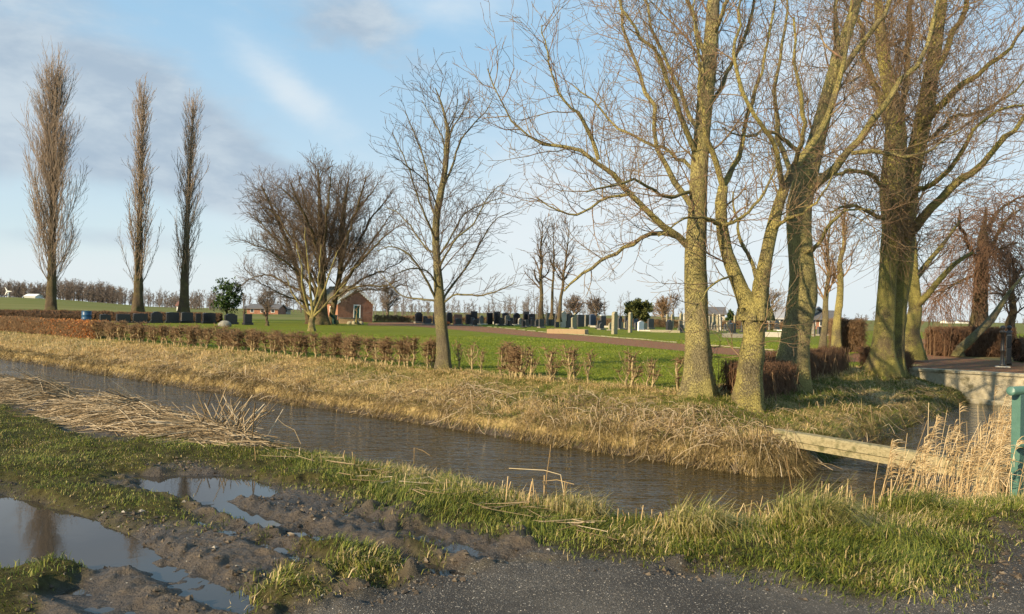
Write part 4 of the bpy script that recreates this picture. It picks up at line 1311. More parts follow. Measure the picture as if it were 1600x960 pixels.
# --- generic smaller bare trees
def small_tree(name, label, px, base, top, wpx, Y, wtr, bark, twig, lean=0, dens=1.0, ang=42, t0=.3, group=None, droop=.06, cat='tree', limbs=()):
    ys = np.linspace(base, top, 10)
    T = limb([(px + lean * k + rng.normal(0, wtr * .15), y, max(wtr * (1 - k) ** .8, .8)) for k, y in zip(np.linspace(0, 1, 10), ys)], Y, 18)
    H, W, pm = (base - top) * Y / F, wpx * Y / F, Y / F
    Ll = [limb(l, Y, 10) for l in limbs]
    lv = [dict(src=0, dst=1, dens=22 / H * dens, L=(W * .40, W * .72), ang=ang, r=(pm * 1.1, pm * 2.2), t0=t0, t1=.97, wander=.11, trop=droop, N=8, sides=4, taper=.55, rmin=pm * .4),
          dict(src=1, dst=2, dens=17 / W * dens, L=(W * .16, W * .36), ang=40, r=(pm * .6, pm * .9), t0=.15, wander=.13, trop=droop, N=6, sides=3, taper=.4, rmin=pm * .27),
          dict(src=2, dst=3, dens=24 / W * dens, L=(W * .06, W * .16), ang=40, r=(pm * .4, pm * .5), t0=.2, wander=.15, trop=droop, N=4, sides=3, taper=.4, rmin=pm * .2)]
    return tree(name, label, T[0][0], [T], Ll, lv, bark, twig, sides=9, group=group, cat=cat)


small_tree('bare_tree', 'slim bare tree of the clump behind the graves, closest to the young tree', 845, 496, 345, 75, 92, 7, MT['bark_dark'], MT['twig_dark'], 2, 1.0, t0=.28, group='clump of three slim trees')
small_tree('bare_tree', 'middle slim bare tree of the clump of three behind the graves', 863, 496, 350, 65, 95, 5, MT['bark_dark'], MT['twig_dark'], 3, .9, t0=.35, group='clump of three slim trees')
small_tree('bare_tree', 'slim leaning bare tree of the clump of three, closest to the pale grave pillars', 873, 500, 345, 80, 90, 6, MT['bark_dark'], MT['twig_dark'], 18, 1.0, t0=.3, group='clump of three slim trees')
small_tree('bare_tree', 'thin bare tree with many upright branches behind the dark hedge, beside a straight one', 1285, 552, 330, 110, 34, 11, MT['bark_grey'], MT['twig_red'], 12, 1.25, 34, t0=.32, droop=.1)
small_tree('bare_tree', 'straight slim bare tree with yellowish trunk beside the twin-trunked giant', 1307, 548, 300, 120, 37, 14, MT['bark_gold'], MT['twig_red'], 14, 1.2, 38, t0=.35, droop=.08)
tree5 = small_tree('bare_tree', 'dark bare tree with wide spreading limbs between the twin trunks and the gravel path', 1427, 552, 250, 150, 30, 24, MT['bark_green'], MT['twig_dark'], 2, 1.15, 50, t0=.34, droop=.05,
                   limbs=([(1430, 480, 12), (1448, 462, 10, -.5), (1470, 435, 9, -.8), (1495, 410, 7, -1), (1520, 395, 4, -1.2)], [(1428, 440, 10), (1450, 410, 8, .5), (1475, 380, 6, .8), (1500, 345, 3, 1)], [(1426, 400, 9), (1415, 360, 7, .6), (1405, 320, 4, 1)]))
# weeping mass beyond the side ditch
YW = 40.0
MT['twig_weep'] = plain('twig_weep', (0.19, 0.105, 0.058), (0.12, 0.07, 0.042), 2.0, 0.8)
TW = trunk_px([(1527, 530, 26), (1530, 490, 22), (1532, 450, 20), (1534, 410, 18), (1536, 370, 14), (1538, 350, 7), (1542, 325, 2)], YW)
LW = [limb(l, YW, ws=.55) for l in ([(1534, 420, 12), (1515, 385, 10, -1), (1500, 350, 8, -2), (1495, 330, 4, -2.5)], [(1535, 410, 12), (1555, 370, 10, -1), (1575, 340, 8, -1.5), (1595, 325, 4, -2)], [(1536, 370, 10), (1560, 330, 8, .5), (1590, 310, 6, 1), (1620, 300, 3, 1)], [(1534, 400, 9), (1560, 390, 7, -2.5), (1590, 380, 5, -4)], [(1532, 430, 8), (1505, 440, 6, -1), (1480, 455, 4, -1.5), (1460, 470, 2, -2)])]
tree('weeping_tree', 'bare tree with a hanging mass of reddish twigs over the dark hedge beyond the ditch', TW[0][0], [TW], LW,
     [dict(src=1, dst=2, dens=13, L=(1.0, 3.0), ang=60, r=(.016, .026), t0=.1, wander=.16, trop=-.16, N=8, sides=3, taper=.3, rmin=.012),
      dict(src=0, dst=2, dens=8, L=(1.0, 2.6), ang=75, r=(.016, .026), t0=.45, wander=.16, trop=-.12, N=8, sides=3, taper=.3, rmin=.012),
      dict(src=2, dst=3, dens=4.4, L=(.5, 1.6), ang=45, r=(.010, .014), t0=.15, wander=.14, trop=-.2, N=6, sides=3, taper=.3, rmin=.009),
      dict(src=3, dst=4, dens=2.0, L=(.3, .8), ang=40, r=(.008, .010), t0=.15, wander=.14, trop=-.2, N=4, sides=3, taper=.3, rmin=.008)], MT['bark_dark'], MT['twig_weep'], sides=12)
small_tree('bare_tree', 'gnarled dark bare tree directly behind the iron gate', 1578, 535, 400, 120, 38, 15, MT['bark_dark'], MT['twig_dark'], 8, 1.3, 55, t0=.25, droop=.02)
# a trunk that leans out over the dark hedge
TL = limb([(1497, 548, 13), (1512, 535, 13), (1530, 518, 12), (1548, 500, 11, .3), (1562, 480, 8, .5), (1578, 455, 5, .6), (1600, 430, 3, .8)], 34.5, 14)
tree('leaning_trunk_tree', 'low tree with mossy trunk leaning steeply before the dark hedge by the gate', TL[0][0], [TL], [],
     [dict(src=0, dst=1, dens=4.5, L=(.7, 1.6), ang=50, r=(.015, .025), t0=.45, wander=.15, trop=.05, N=7, sides=3, rmin=.010), dict(src=1, dst=2, dens=4, L=(.3, .8), ang=42, r=(.009, .012), t0=.15, wander=.15, trop=.03, N=4, sides=3, rmin=.008)], MT['bark_grey'], MT['twig_dark'], sides=10, flare=1.0)

# ------------------------------------------------------------------ materials for built things
MT['concrete'] = plain('concrete', (0.30, 0.26, 0.165), (0.41, 0.365, 0.26), 3.5, 0.85, 0.7, 25, c3=(0.17, 0.15, 0.085))
MT['beam_concrete'] = plain('beam_concrete', (0.17, 0.145, 0.075), (0.29, 0.25, 0.145), 7.0, 0.85, 0.8, 30, c3=(0.10, 0.095, 0.04))
MT['green_paint'] = plain('green_paint', (0.055, 0.125, 0.098), (0.075, 0.155, 0.12), 9.0, 0.38, 0.15, 60, spec=0.5)
MT['black_iron'] = plain('black_iron', (0.012, 0.012, 0.012), (0.03, 0.026, 0.022), 12.0, 0.45, 0.2, 50, spec=0.5)
MT['granite_black'] = plain('granite_black', (0.016, 0.016, 0.020), (0.028, 0.028, 0.032), 20.0, 0.25, spec=0.5)
MT['granite_dark'] = plain('granite_dark', (0.04, 0.04, 0.043), (0.07, 0.068, 0.068), 14.0, 0.5)
MT['stone_grey'] = plain('stone_grey', (0.125, 0.115, 0.095), (0.20, 0.185, 0.15), 6.0, 0.85, 0.3, 30, c3=(0.09, 0.085, 0.06))
MT['stone_light'] = plain('stone_light', (0.34, 0.31, 0.25), (0.44, 0.41, 0.34), 5.0, 0.8, 0.2, 30)
MT['stone_lichen'] = plain('stone_lichen', (0.21, 0.185, 0.12), (0.29, 0.26, 0.17), 7.0, 0.85, 0.4, 30, c3=(0.14, 0.135, 0.09))
MT['stone_white'] = plain('stone_white', (0.72, 0.71, 0.68), (0.64, 0.63, 0.6), 5.0, 0.6)
MT['stone_red'] = plain('stone_red', (0.16, 0.075, 0.05), (0.21, 0.10, 0.07), 8.0, 0.55)
MT['stone_blue'] = plain('stone_blue', (0.05, 0.07, 0.11), (0.07, 0.09, 0.13), 8.0, 0.35)
MT['brick_low'] = plain('brick_low', (0.26, 0.16, 0.08), (0.34, 0.25, 0.14), 9.0, 0.85, 0.3, 30, c3=(0.26, 0.15, 0.09))
MT['white_paint'] = plain('white_paint', (0.78, 0.77, 0.72), (0.70, 0.69, 0.64), 4.0, 0.5)
MT['green_door'] = plain('green_door', (0.015, 0.085, 0.075), (0.02, 0.11, 0.095), 5.0, 0.4)
MT['bin_green'] = plain('bin_green', (0.02, 0.06, 0.045), (0.03, 0.08, 0.06), 5.0, 0.5)
MT['blue_plastic'] = plain('blue_plastic', (0.018, 0.065, 0.14), (0.022, 0.08, 0.17), 5.0, 0.4)
MT['boulder'] = plain('boulder', (0.25, 0.235, 0.19), (0.13, 0.13, 0.12), 4.0, 0.8, 0.5, 12)
MT['hedge_brown'] = plain('hedge_brown', (0.11, 0.06, 0.036), (0.17, 0.095, 0.05), 5.0, 0.85)
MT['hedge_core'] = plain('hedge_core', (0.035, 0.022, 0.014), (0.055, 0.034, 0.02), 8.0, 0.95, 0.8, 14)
MT['hedge_stem'] = plain('hedge_stem', (0.24, 0.185, 0.10), (0.33, 0.26, 0.13), 14.0, 0.85, 0.5, 40, c3=(0.15, 0.115, 0.07))
MT['hedge_twig'] = plain('hedge_twig', (0.23, 0.145, 0.075), (0.16, 0.10, 0.052), 6.0, 0.85)
MT['copper'] = bladesmat('copper', [(0.0, (0.18, 0.062, 0.022)), (0.4, (0.42, 0.15, 0.04)), (0.75, (0.58, 0.23, 0.065)), (1.0, (0.48, 0.30, 0.11))], 0.3)
MT['evergreen'] = bladesmat('evergreen', [(0.0, (0.012, 0.028, 0.010)), (0.5, (0.035, 0.07, 0.018)), (1.0, (0.09, 0.13, 0.03))], 0.15)
MT['evergreen_olive'] = bladesmat('evergreen_olive', [(0.0, (0.035, 0.045, 0.012)), (0.5, (0.085, 0.095, 0.025)), (1.0, (0.16, 0.16, 0.05))], 0.2)
MT['tan_wall'] = plain('tan_wall', (0.42, 0.38, 0.30), (0.36, 0.32, 0.26), 2.0, 0.8)
MT['slate'] = plain('slate', (0.09, 0.085, 0.085), (0.13, 0.12, 0.115), 1.0, 0.7)
MT['grey_roof'] = plain('grey_roof', (0.30, 0.30, 0.31), (0.24, 0.24, 0.25), 0.6, 0.7)
MT['glass_dark'] = plain('glass_dark', (0.02, 0.025, 0.03), (0.03, 0.035, 0.04), 3.0, 0.1, spec=0.6)
MT['flower_red'] = plain('flower_red', (0.5, 0.10, 0.03), (0.55, 0.2, 0.04), 20.0, 0.6)


def brickmat(name, c1, c2, mortar, sc=1.0):
    m, gg = newmat(name)
    co = gg.n('ShaderNodeTexCoord').outputs['Generated' if False else 'Object']
    sp = gg.n('ShaderNodeSeparateXYZ', {0: co})
    al = gg.math('ADD', sp.outputs[0], sp.outputs[1])
    vec = gg.n('ShaderNodeCombineXYZ', {0: al, 1: sp.outputs[2], 2: 0.0}).outputs[0]
    br = gg.n('ShaderNodeTexBrick', {'Vector': vec, 'Color1': (*c1, 1), 'Color2': (*c2, 1), 'Mortar': (*mortar, 1), 'Scale': sc, 'Mortar Size': 0.008, 'Brick Width': 0.23, 'Row Height': 0.075})
    dirt = gg.noise(co, 1.4, 5, 0.6)
    link(gg, gg.mix(gg.math('MULTIPLY', gg.sstep(dirt, .45, .7), .6), br.outputs[0], tuple(c * .5 for c in c2)), gg.b.inputs['Base Color'])
    gg.b.inputs['Roughness'].default_value = 0.85
    return m


MT['brick'] = brickmat('brick', (0.33, 0.125, 0.06), (0.25, 0.09, 0.045), (0.26, 0.21, 0.16))


def tilemat():
    m, gg = newmat('roof_tiles')
    co = gg.n('ShaderNodeTexCoord').outputs['Object']
    w1 = gg.n('ShaderNodeTexWave', {'Vector': co, 'Scale': 1.3, 'Distortion': 0.4}, bands_direction='Y').outputs[0]
    w2 = gg.n('ShaderNodeTexWave', {'Vector': co, 'Scale': 1.0, 'Distortion': 0.2}, bands_direction='Z').outputs[0]
    moss = gg.sstep(gg.noise(co, 1.2, 5, .65), .42, .62)
    col = gg.mix(moss, (0.085, 0.060, 0.042), (0.085, 0.085, 0.03))
    col = gg.mix(gg.math('MULTIPLY', gg.math('MULTIPLY', w1, w2), .4), col, (0.03, 0.022, 0.016))
    link(gg, col, gg.b.inputs['Base Color'])
    gg.b.inputs['Roughness'].default_value = 0.85
    link(gg, gg.n('ShaderNodeBump', {'Strength': .6, 'Distance': .05, 'Height': gg.math('ADD', w1, w2)}).outputs[0], gg.b.inputs['Normal'])
    return m


MT['roof_tiles'] = tilemat()
Rz40 = Matrix.Rotation(rad(-40), 4, 'Z')      # local x -> along the ditch (u), local y -> across it (v)


def at(loc, rz=0.0):
    return Matrix.Translation(tuple(map(float, loc))) @ Matrix.Rotation(rz, 4, 'Z')


# ------------------------------------------------------------------ dam wall, footbeam, railing, gate
w = tag(empty('concrete_wall', (*xy(-2.0, 28.45), 0)), 'weathered concrete wall holding the gravel path over the side ditch', 'wall')
w.rotation_euler = (0, 0, rad(-40))
MB().box(-4.6, 5.5, -0.14, 0.14, -1.6, -0.06).build('wall_face', MT['concrete'], w)
MB().box(-4.7, 5.6, -0.20, 0.19, -0.058, 0.03, b=0.012).build('coping', MT['concrete'], w)
MB().box(-4.55, 5.4, -0.34, -0.141, -1.6, -0.84, b=0.03).build('footing', MT['concrete'], w)

b0, b1 = P(1214, 678, 13.7), P(1512, 728, 11.15)
d_ = Vector(b1) - Vector(b0)
bo = tag(empty('concrete_beam', b0), 'mossy concrete beam spanning the side ditch like a narrow footbridge', 'beam')
bo.rotation_euler = (0, -math.atan2(d_.z, math.hypot(d_.x, d_.y)), math.atan2(d_.y, d_.x))
m = MB()
m.prism([(-.13, -.06), (.13, -.06), (.13, .055), (.10, .085), (-.10, .085), (-.13, .055)], 0, d_.length + .5, Matrix.Rotation(rad(-90), 4, 'Z') @ Matrix.Identity(4))
m.build('beam_top', MT['beam_concrete'], bo)
MB().prism([(-.095, -.17), (.095, -.17), (.095, -.062), (-.095, -.062)], 0.12, d_.length + .4, Matrix.Rotation(rad(-90), 4, 'Z')).build('beam_web', MT['beam_concrete'], bo)
for k in (0.0, d_.length + .15):
    MB().box(k, k + .35, -.2, .2, -.55, -.172, b=.02).build('bearing_block', MT['beam_concrete'], bo)

# green tube railing
ry = 7.9
base_r = P(1586, 765, ry)
rr_ = tag(empty('green_railing', base_r), 'teal painted tubular railing with square post at the road edge', 'railing')
dv = Vector((0.89, 0.455, 0)).normalized()
pv = Vector((-dv.y, dv.x, 0))
ztop, zmid = P(1575, 612, ry)[2] - base_r[2], P(1580, 692, ry)[2] - base_r[2]
rr_.rotation_euler = (0, 0, math.atan2(dv.y, dv.x))
for k in (0.0, 1.9, 3.8):
    MB().box(k - .012, k + .075, -.045, .045, -.4, ztop - .02, b=.004).build('post', MT['green_paint'], rr_)
MB().lathe([(.0, 0), (.044, 0.0), (.047, .004), (.047, 4.196), (.044, 4.2), (0, 4.2)], n=20, M=Matrix.Translation((-.13, -.012, ztop + .01)) @ Matrix.Rotation(rad(90), 4, 'Y')).build('top_rail', MT['green_paint'], rr_, True)
MB().lathe([(.0, 0), (.036, 0.0), (.039, .004), (.039, 4.196), (.036, 4.2), (0, 4.2)], n=20, M=Matrix.Translation((-.15, -.085, zmid)) @ Matrix.Rotation(rad(90), 4, 'Y')).build('middle_rail', MT['green_paint'], rr_, True)

# iron gate, seen from its end
gp = GP(1566, 574)
gt = tag(empty('iron_gate', gp), 'open black iron gate between two posts with urn finials on the path', 'gate')
gt.rotation_euler = (0, 0, rad(-28))
gw = 1.0
for px_, dy_, hh in ((0.0, 0.0, 1.48), (.33, 1.55, 1.48)):
    M_ = Matrix.Translation((px_, dy_, 0))
    MB().lathe([(.10, 0), (.10, .10), (.065, .14), (.06, .55), (.078, .58), (.078, .62), (.055, .66), (.052, 1.20), (.10, 1.24), (.10, 1.28), (.055, 1.31), (.05, 1.34), (.095, 1.40), (.085, 1.44), (.02, 1.50)], n=10, M=M_).build('gate_post', MT['black_iron'], gt, True)
lf = MB()
Mleaf = Matrix.Translation((.12, .12, 0)) @ Matrix.Rotation(rad(78), 4, 'Z')
for z in (.12, .62, 1.12):
    lf.box(0, 1.2, -.015, .015, z, z + .045, Mleaf)
lf.box(0, .04, -.018, .018, .08, 1.2, Mleaf); lf.box(1.16, 1.2, -.018, .018, .08, 1.2, Mleaf)
for k in range(11):
    x = .1 + k * .1
    lf.box(x - .010, x + .010, -.009, .009, .12, 1.22, Mleaf)
    lf.lathe([(.022, 1.22), (.014, 1.25), (.001, 1.31)], x, 0, 6, Mleaf)
lf.box(.06, 1.14, -.008, .008, .17, .62, Mleaf)
lf.build('gate_leaf', MT['black_iron'], gt)
MB().box(-.22, .24, -.2, .2, -.05, .035, b=.02).build('gate_plinth', MT['stone_light'], gt)

# ------------------------------------------------------------------ hedges
def twig_box(p0, p1, width, h0, h1, n, rr, up=0.6, L=(.25, .5), hfun=None):
    """short twigs filling a clipped hedge between two ground points"""
    p0, p1 = np.array(p0, float), np.array(p1, float)
    t = rng.random(n)
    ax = (p1 - p0)[:2]; ln = np.hypot(*ax); ax = ax / ln; nr = np.array((-ax[1], ax[0]))
    off = (rng.random(n) - .5) * width
    H = h1 * (0.88 + 0.16 * vn(t * ln * 2.2, 0 * t, 5)) + 0.05 * (rng.random(n) - .5)
    zz = h0 + rng.random(n) ** .75 * (H - h0)
    x = p0[0] + ax[0] * ln * t + nr[0] * off; y = p0[1] + ax[1] * ln * t + nr[1] * off
    g0 = terrain(x, y, False) if max(p0[1], p1[1]) < 130 else np.zeros(n)
    d = rng.normal(0, 1, (n, 3)); d[:, 2] = np.abs(d[:, 2]) * up + up
    d /= np.linalg.norm(d, axis=1, keepdims=True)
    ll = rng.uniform(*L, n)[:, None]
    s = np.c_[x, y, g0 + zz]
    pts = np.stack([s - d * ll * .5, s + rng.normal(0, .02, (n, 3)), s + d * ll * .5], 1)
    # keep the top clipped
    top = (g0 + H + 0.05)[:, None]
    pts[:, :, 2] = np.minimum(pts[:, :, 2], top + rng.normal(0, .02, pts.shape[:2]))
    pts[:, :, 2] = np.maximum(pts[:, :, 2], (g0 + .02)[:, None])
    return pts, np.repeat(rng.uniform(*rr, n)[:, None], 3, 1) * np.array([1, .8, .5])


def hedge(name, label, p0, p1, width, h, n, rr, twig, core=True, leaf=None, nleaf=0, leafsize=.05, L=(.25, .5), cat='hedge', low=0.05, corew=.72, stems=0):
    root = tag(empty(name, p0), label, cat)
    p0a, p1a = np.array(p0, float), np.array(p1, float)
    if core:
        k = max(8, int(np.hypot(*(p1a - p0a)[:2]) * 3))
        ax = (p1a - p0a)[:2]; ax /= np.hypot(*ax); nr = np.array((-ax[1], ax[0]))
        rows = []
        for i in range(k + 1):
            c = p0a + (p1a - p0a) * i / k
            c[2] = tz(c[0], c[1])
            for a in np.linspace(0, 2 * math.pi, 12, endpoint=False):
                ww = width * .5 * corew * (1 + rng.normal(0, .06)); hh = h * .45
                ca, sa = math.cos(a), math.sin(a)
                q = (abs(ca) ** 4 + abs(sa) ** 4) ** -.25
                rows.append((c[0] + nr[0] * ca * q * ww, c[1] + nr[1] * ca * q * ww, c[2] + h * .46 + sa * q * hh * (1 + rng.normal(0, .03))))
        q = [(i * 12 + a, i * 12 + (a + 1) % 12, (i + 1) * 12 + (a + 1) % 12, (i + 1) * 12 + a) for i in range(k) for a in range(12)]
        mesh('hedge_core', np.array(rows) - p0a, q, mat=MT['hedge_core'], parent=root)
    pt, rd = twig_box(p0, p1, width, low, h, n, rr, L=L, up=1.5 if stems else .6)
    if stems:
        t = rng.random(stems); q = p0a[None] + (p1a - p0a)[None] * t[:, None] + rng.normal(0, width * .3, (stems, 3)) * (1, 1, 0)
        q[:, 2] = terrain(q[:, 0], q[:, 1], False)
        e = q + np.c_[rng.normal(0, .1, (stems, 2)), rng.uniform(.6, 1.12, stems) * h]
        Tubes().add(np.stack([q, (q + e) / 2 + rng.normal(0, .03, (stems, 3)), e], 1), np.repeat(rng.uniform(.006, .014, stems)[:, None], 3, 1) * np.array([1.3, 1, .6]), 4).build('stems', MT['hedge_twig'], root, p0a)
    Tubes().add(pt, rd, 3).build('twigs', twig, root, p0a)
    if leaf:
        t = rng.random(nleaf); off = (rng.random(nleaf) - .5) * width
        ax = (p1a - p0a)[:2]; ln = np.hypot(*ax); ax = ax / ln; nr = np.array((-ax[1], ax[0]))
        x = p0a[0] + ax[0] * ln * t + nr[0] * off; y = p0a[1] + ax[1] * ln * t + nr[1] * off
        dens = fbm(t * ln, t * 0, .35, 3, 12)
        k = rng.random(nleaf) < np.clip(.42 + dens * 3.2 + .5 * fbm(x, y, 2.0, 2, 9), .04, 1)
        x, y, t = x[k], y[k], t[k]
        z = terrain(x, y, False) + rng.random(len(x)) ** .8 * (h + .04)
        blades('leaves', x, y, z, rng.uniform(.6, 1.3, len(x)) * leafsize, rng.uniform(.5, .8, len(x)) * leafsize, rng.uniform(.2, 2.2, len(x)), rng.uniform(0, 6.28, len(x)), rng.random(len(x)), leaf, kind=None, parent=root, off=p0a)
    return root


def huv(u, v):
    X, Y = xy(u, v)
    return (X, Y, tz(X, Y))


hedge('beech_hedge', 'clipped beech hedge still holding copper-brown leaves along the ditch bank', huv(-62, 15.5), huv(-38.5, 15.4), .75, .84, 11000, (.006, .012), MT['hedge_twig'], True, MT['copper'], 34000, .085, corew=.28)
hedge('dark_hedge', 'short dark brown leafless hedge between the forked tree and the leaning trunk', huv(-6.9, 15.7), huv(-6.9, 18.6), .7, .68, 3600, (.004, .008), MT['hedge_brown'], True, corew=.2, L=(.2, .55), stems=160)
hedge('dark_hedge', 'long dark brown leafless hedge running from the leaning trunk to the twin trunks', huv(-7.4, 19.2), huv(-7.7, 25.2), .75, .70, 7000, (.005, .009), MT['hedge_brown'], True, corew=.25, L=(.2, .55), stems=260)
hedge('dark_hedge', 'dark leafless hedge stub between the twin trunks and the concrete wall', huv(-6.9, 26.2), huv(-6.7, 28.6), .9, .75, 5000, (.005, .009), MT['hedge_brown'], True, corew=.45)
gA, gB = GP(1458, 557), GP(1556, 560)
gB = np.array((gA[0] + 3.6, gA[1] - .2, 0))
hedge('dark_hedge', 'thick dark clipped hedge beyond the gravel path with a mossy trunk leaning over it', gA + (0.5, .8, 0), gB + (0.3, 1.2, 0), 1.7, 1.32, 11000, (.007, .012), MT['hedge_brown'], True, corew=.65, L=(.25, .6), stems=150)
gC, gD = GP(1588, 566), GP(1700, 570)
hedge('dark_hedge', 'low dark hedge just past the iron gate at the picture edge', gC, gC + (4, -1, 0), 1.2, 1.05, 3000, (.007, .013), MT['hedge_brown'], True, corew=.85)
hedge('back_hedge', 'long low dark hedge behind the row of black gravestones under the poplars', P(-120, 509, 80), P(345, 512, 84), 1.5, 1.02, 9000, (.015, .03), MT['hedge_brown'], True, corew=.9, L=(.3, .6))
hedge('back_hedge', 'thin pale hedge along the far edge of the graveyard beside the brick hut', (*P(585, 500, 112)[:2], 0), (*P(860, 500, 116)[:2], 0), .8, 1.0, 3500, (.02, .035), MT['hedge_twig'], False, L=(.4, .9))
hedge('back_hedge', 'reddish beech hedge behind the tall old gravestones at the back of the graveyard', (*P(900, 500, 114)[:2], 0), (*P(1230, 500, 104)[:2], 0), 1.2, 1.15, 6500, (.018, .03), MT['hedge_twig'], False, L=(.4, .9))
bs = GP(1332, 552)
hedge('brown_bush', 'brown twiggy bush behind the dark hedge beside the twin trunks', bs + (-.5, 1.2, 0), bs + (.9, 1.0, 0), 1.2, 1.65, 3800, (.006, .011), MT['hedge_twig'], True, MT['copper'], 1500, .06, cat='bush', L=(.4, .9), corew=.4)

# pruned shrubs of the hedge row, each standing for itself
def shrub_proto(seed, many=False):
    global rng
    keep = rng
    rng = np.random.default_rng(seed)
    root = empty('hedge_shrub')
    h = .66
    ns = (1, 2, 1, 3, 2, 1)[seed % 6]
    st_ = Tubes(); heads = []
    for s in range(ns):
        off = rng.normal(0, .09, 2) if ns > 1 else (0, 0)
        pts = [(off[0] + rng.normal(0, .025), off[1] + rng.normal(0, .025), z) for z in (-.1, .12, .28, .45, h)]
        pr = resample(pts, 9); r = np.linspace(.031, .021, 9) * rng.uniform(.7, 1.15) * (1 + rng.normal(0, .1, 9))
        st_.add(pr, r, 7)
        for k in range(rng.integers(3, 6)):
            a = rng.uniform(0, 6.28); z0 = rng.uniform(.18, .55)
            b = pr[int(z0 / h * 8)]
            l = rng.uniform(.05, .22)
            e = b + np.array((math.cos(a) * l, math.sin(a) * l, rng.uniform(.16, .38)))
            if e[2] > .84: e[2] = rng.uniform(.76, .86)
            st_.add(resample([b, b * .55 + e * .45 + np.array((math.cos(a), math.sin(a), 0)) * l * .3, e], 6), np.linspace(.014, .007, 6) * rng.uniform(.7, 1.2), 5)
            heads += [e, b + (e - b) * .6]
        for k in range(rng.integers(4, 9)):      # thin straight whips
            b = pr[rng.integers(1, 6)]; a = rng.uniform(0, 6.28); l = rng.uniform(.02, .3)
            e = b + np.array((math.cos(a) * l, math.sin(a) * l, rng.uniform(.2, .5))); e[2] = min(e[2], .90)
            st_.add(resample([b, (b + e) / 2 + (math.cos(a) * .04, math.sin(a) * .04, 0), e], 5), np.linspace(.007, .004, 5), 4)
        heads += [pr[-1]] * 2 + [pr[-2], pr[-4], pr[3]]
    st_.build('stem', MT['hedge_stem'], root)
    tw = Tubes()
    for e in heads:
        n = rng.integers(6, 12) if not many else rng.integers(15, 25)
        d = rng.normal(0, 1, (n, 3)); d[:, 2] = np.abs(d[:, 2]) * .8; d /= np.linalg.norm(d, axis=1, keepdims=True)
        L = ((.04 + .16 * rng.random(n) ** 1.8) * (1.5 if many else 1))[:, None]
        m1 = e + d * L * .5 + rng.normal(0, .012, (n, 3)); t1 = e + d * L + rng.normal(0, .02, (n, 3))
        t1[:, 2] = np.minimum(t1[:, 2], .90 + rng.normal(0, .02, n))
        tw.add(np.stack([np.repeat(e[None], n, 0), m1, t1], 1), np.repeat(rng.uniform(.004, .008, n)[:, None], 3, 1) * np.array([1.3, 1, .6]), 3)
    tw.build('twigs', MT['hedge_twig'], root)
    rng = keep
    return root


def copy_tree(o, parent=None):
    c = o.copy(); COL.objects.link(c)
    if parent is not None: c.parent = parent
    for ch in o.children:
        copy_tree(ch, c)
    return c


ORD = ['first', 'second', 'third', 'fourth', 'fifth', 'sixth', 'seventh', 'eighth', 'ninth', 'tenth', 'eleventh', 'twelfth', 'thirteenth', 'fourteenth', 'fifteenth', 'sixteenth', 'seventeenth', 'eighteenth', 'nineteenth', 'twentieth',
       'twenty-first', 'twenty-second', 'twenty-third', 'twenty-fourth', 'twenty-fifth', 'twenty-sixth', 'twenty-seventh', 'twenty-eighth', 'twenty-ninth', 'thirtieth', 'thirty-first', 'thirty-second', 'thirty-third', 'thirty-fourth', 'thirty-fifth', 'thirty-sixth', 'thirty-seventh', 'thirty-eighth', 'thirty-ninth', 'fortieth'] + ['forty-' + k for k in ('first', 'second', 'third', 'fourth', 'fifth', 'sixth', 'seventh', 'eighth', 'ninth')] + ['fiftieth'] + ['fifty-' + k for k in ('first', 'second', 'third', 'fourth', 'fifth', 'sixth', 'seventh', 'eighth', 'ninth')]
protos = {False: [shrub_proto(100 + k) for k in range(9)], True: [shrub_proto(200 + k, True) for k in range(9)]}
used = set()
uE = uv(TE[0][0][0], TE[0][0][1])[0]
uS = uv(*P(487, 560, 25.5)[:2])[0]
# right of the young tree: photo columns of the separate stems; left of it a closer row
rightpx = [(717, 575), (737, 580), (752, 585), (797, 588), (808, 590), (829, 592), (855, 597), (889, 598), (919, 600), (984, 609), (1019, 610), (1060, 612)]
spots = []
for k, (px, py) in enumerate(rightpx):
    a = GP(px, py)
    dense = px in (797, 808)
    spots.append((a, dense, 'pruned hedge shrub, %s to the right of the young tree in the row' % ORD[k], rng.uniform(.92, 1.08) * (.85 if px in (752, 1019) else 1)))
us = []
u = uE - .55
while u > -38.8:
    us.append(u)
    u -= rng.uniform(.40, .68) if u > -22 else rng.uniform(.36, .52)
nl = 0; nf_ = 0
for u in us:
    X, Y = xy(u, 15.1 + rng.normal(0, .05) + .015 * (-15 - u))
    a = np.array((X, Y, tz(X, Y)))
    if u > uS:
        lab = 'pruned hedge shrub, %s to the left of the young tree in the row' % ORD[nl]; nl += 1
    else:
        lab = 'dense pruned hedge shrub, %s past the vase-shaped tree towards the beech hedge' % ORD[nf_]; nf_ += 1
    spots.append((a, u < -18 or rng.random() < .6, lab, rng.uniform(.92, 1.08)))
print('shrubs', len(spots), nl, nf_)
for a, dense, lab, s in spots:
    k = rng.integers(len(protos[dense]))
    p = protos[dense][k]
    o = p if (dense, k) not in used else copy_tree(p)
    used.add((dense, k))
    o.location = tuple(map(float, a)); o.rotation_euler = (0, 0, rng.uniform(0, 6.28))
    o.scale = (s * rng.uniform(.9, 1.25), s * rng.uniform(.9, 1.25), s)
    tag(o, lab, 'shrub', 'pruned shrubs of the hedge row on the ditch bank')
for dense in protos:
    for k, p in enumerate(protos[dense]):
        if (dense, k) not in used:
            for ch in list(p.children): bpy.data.objects.remove(ch)
            bpy.data.objects.remove(p)

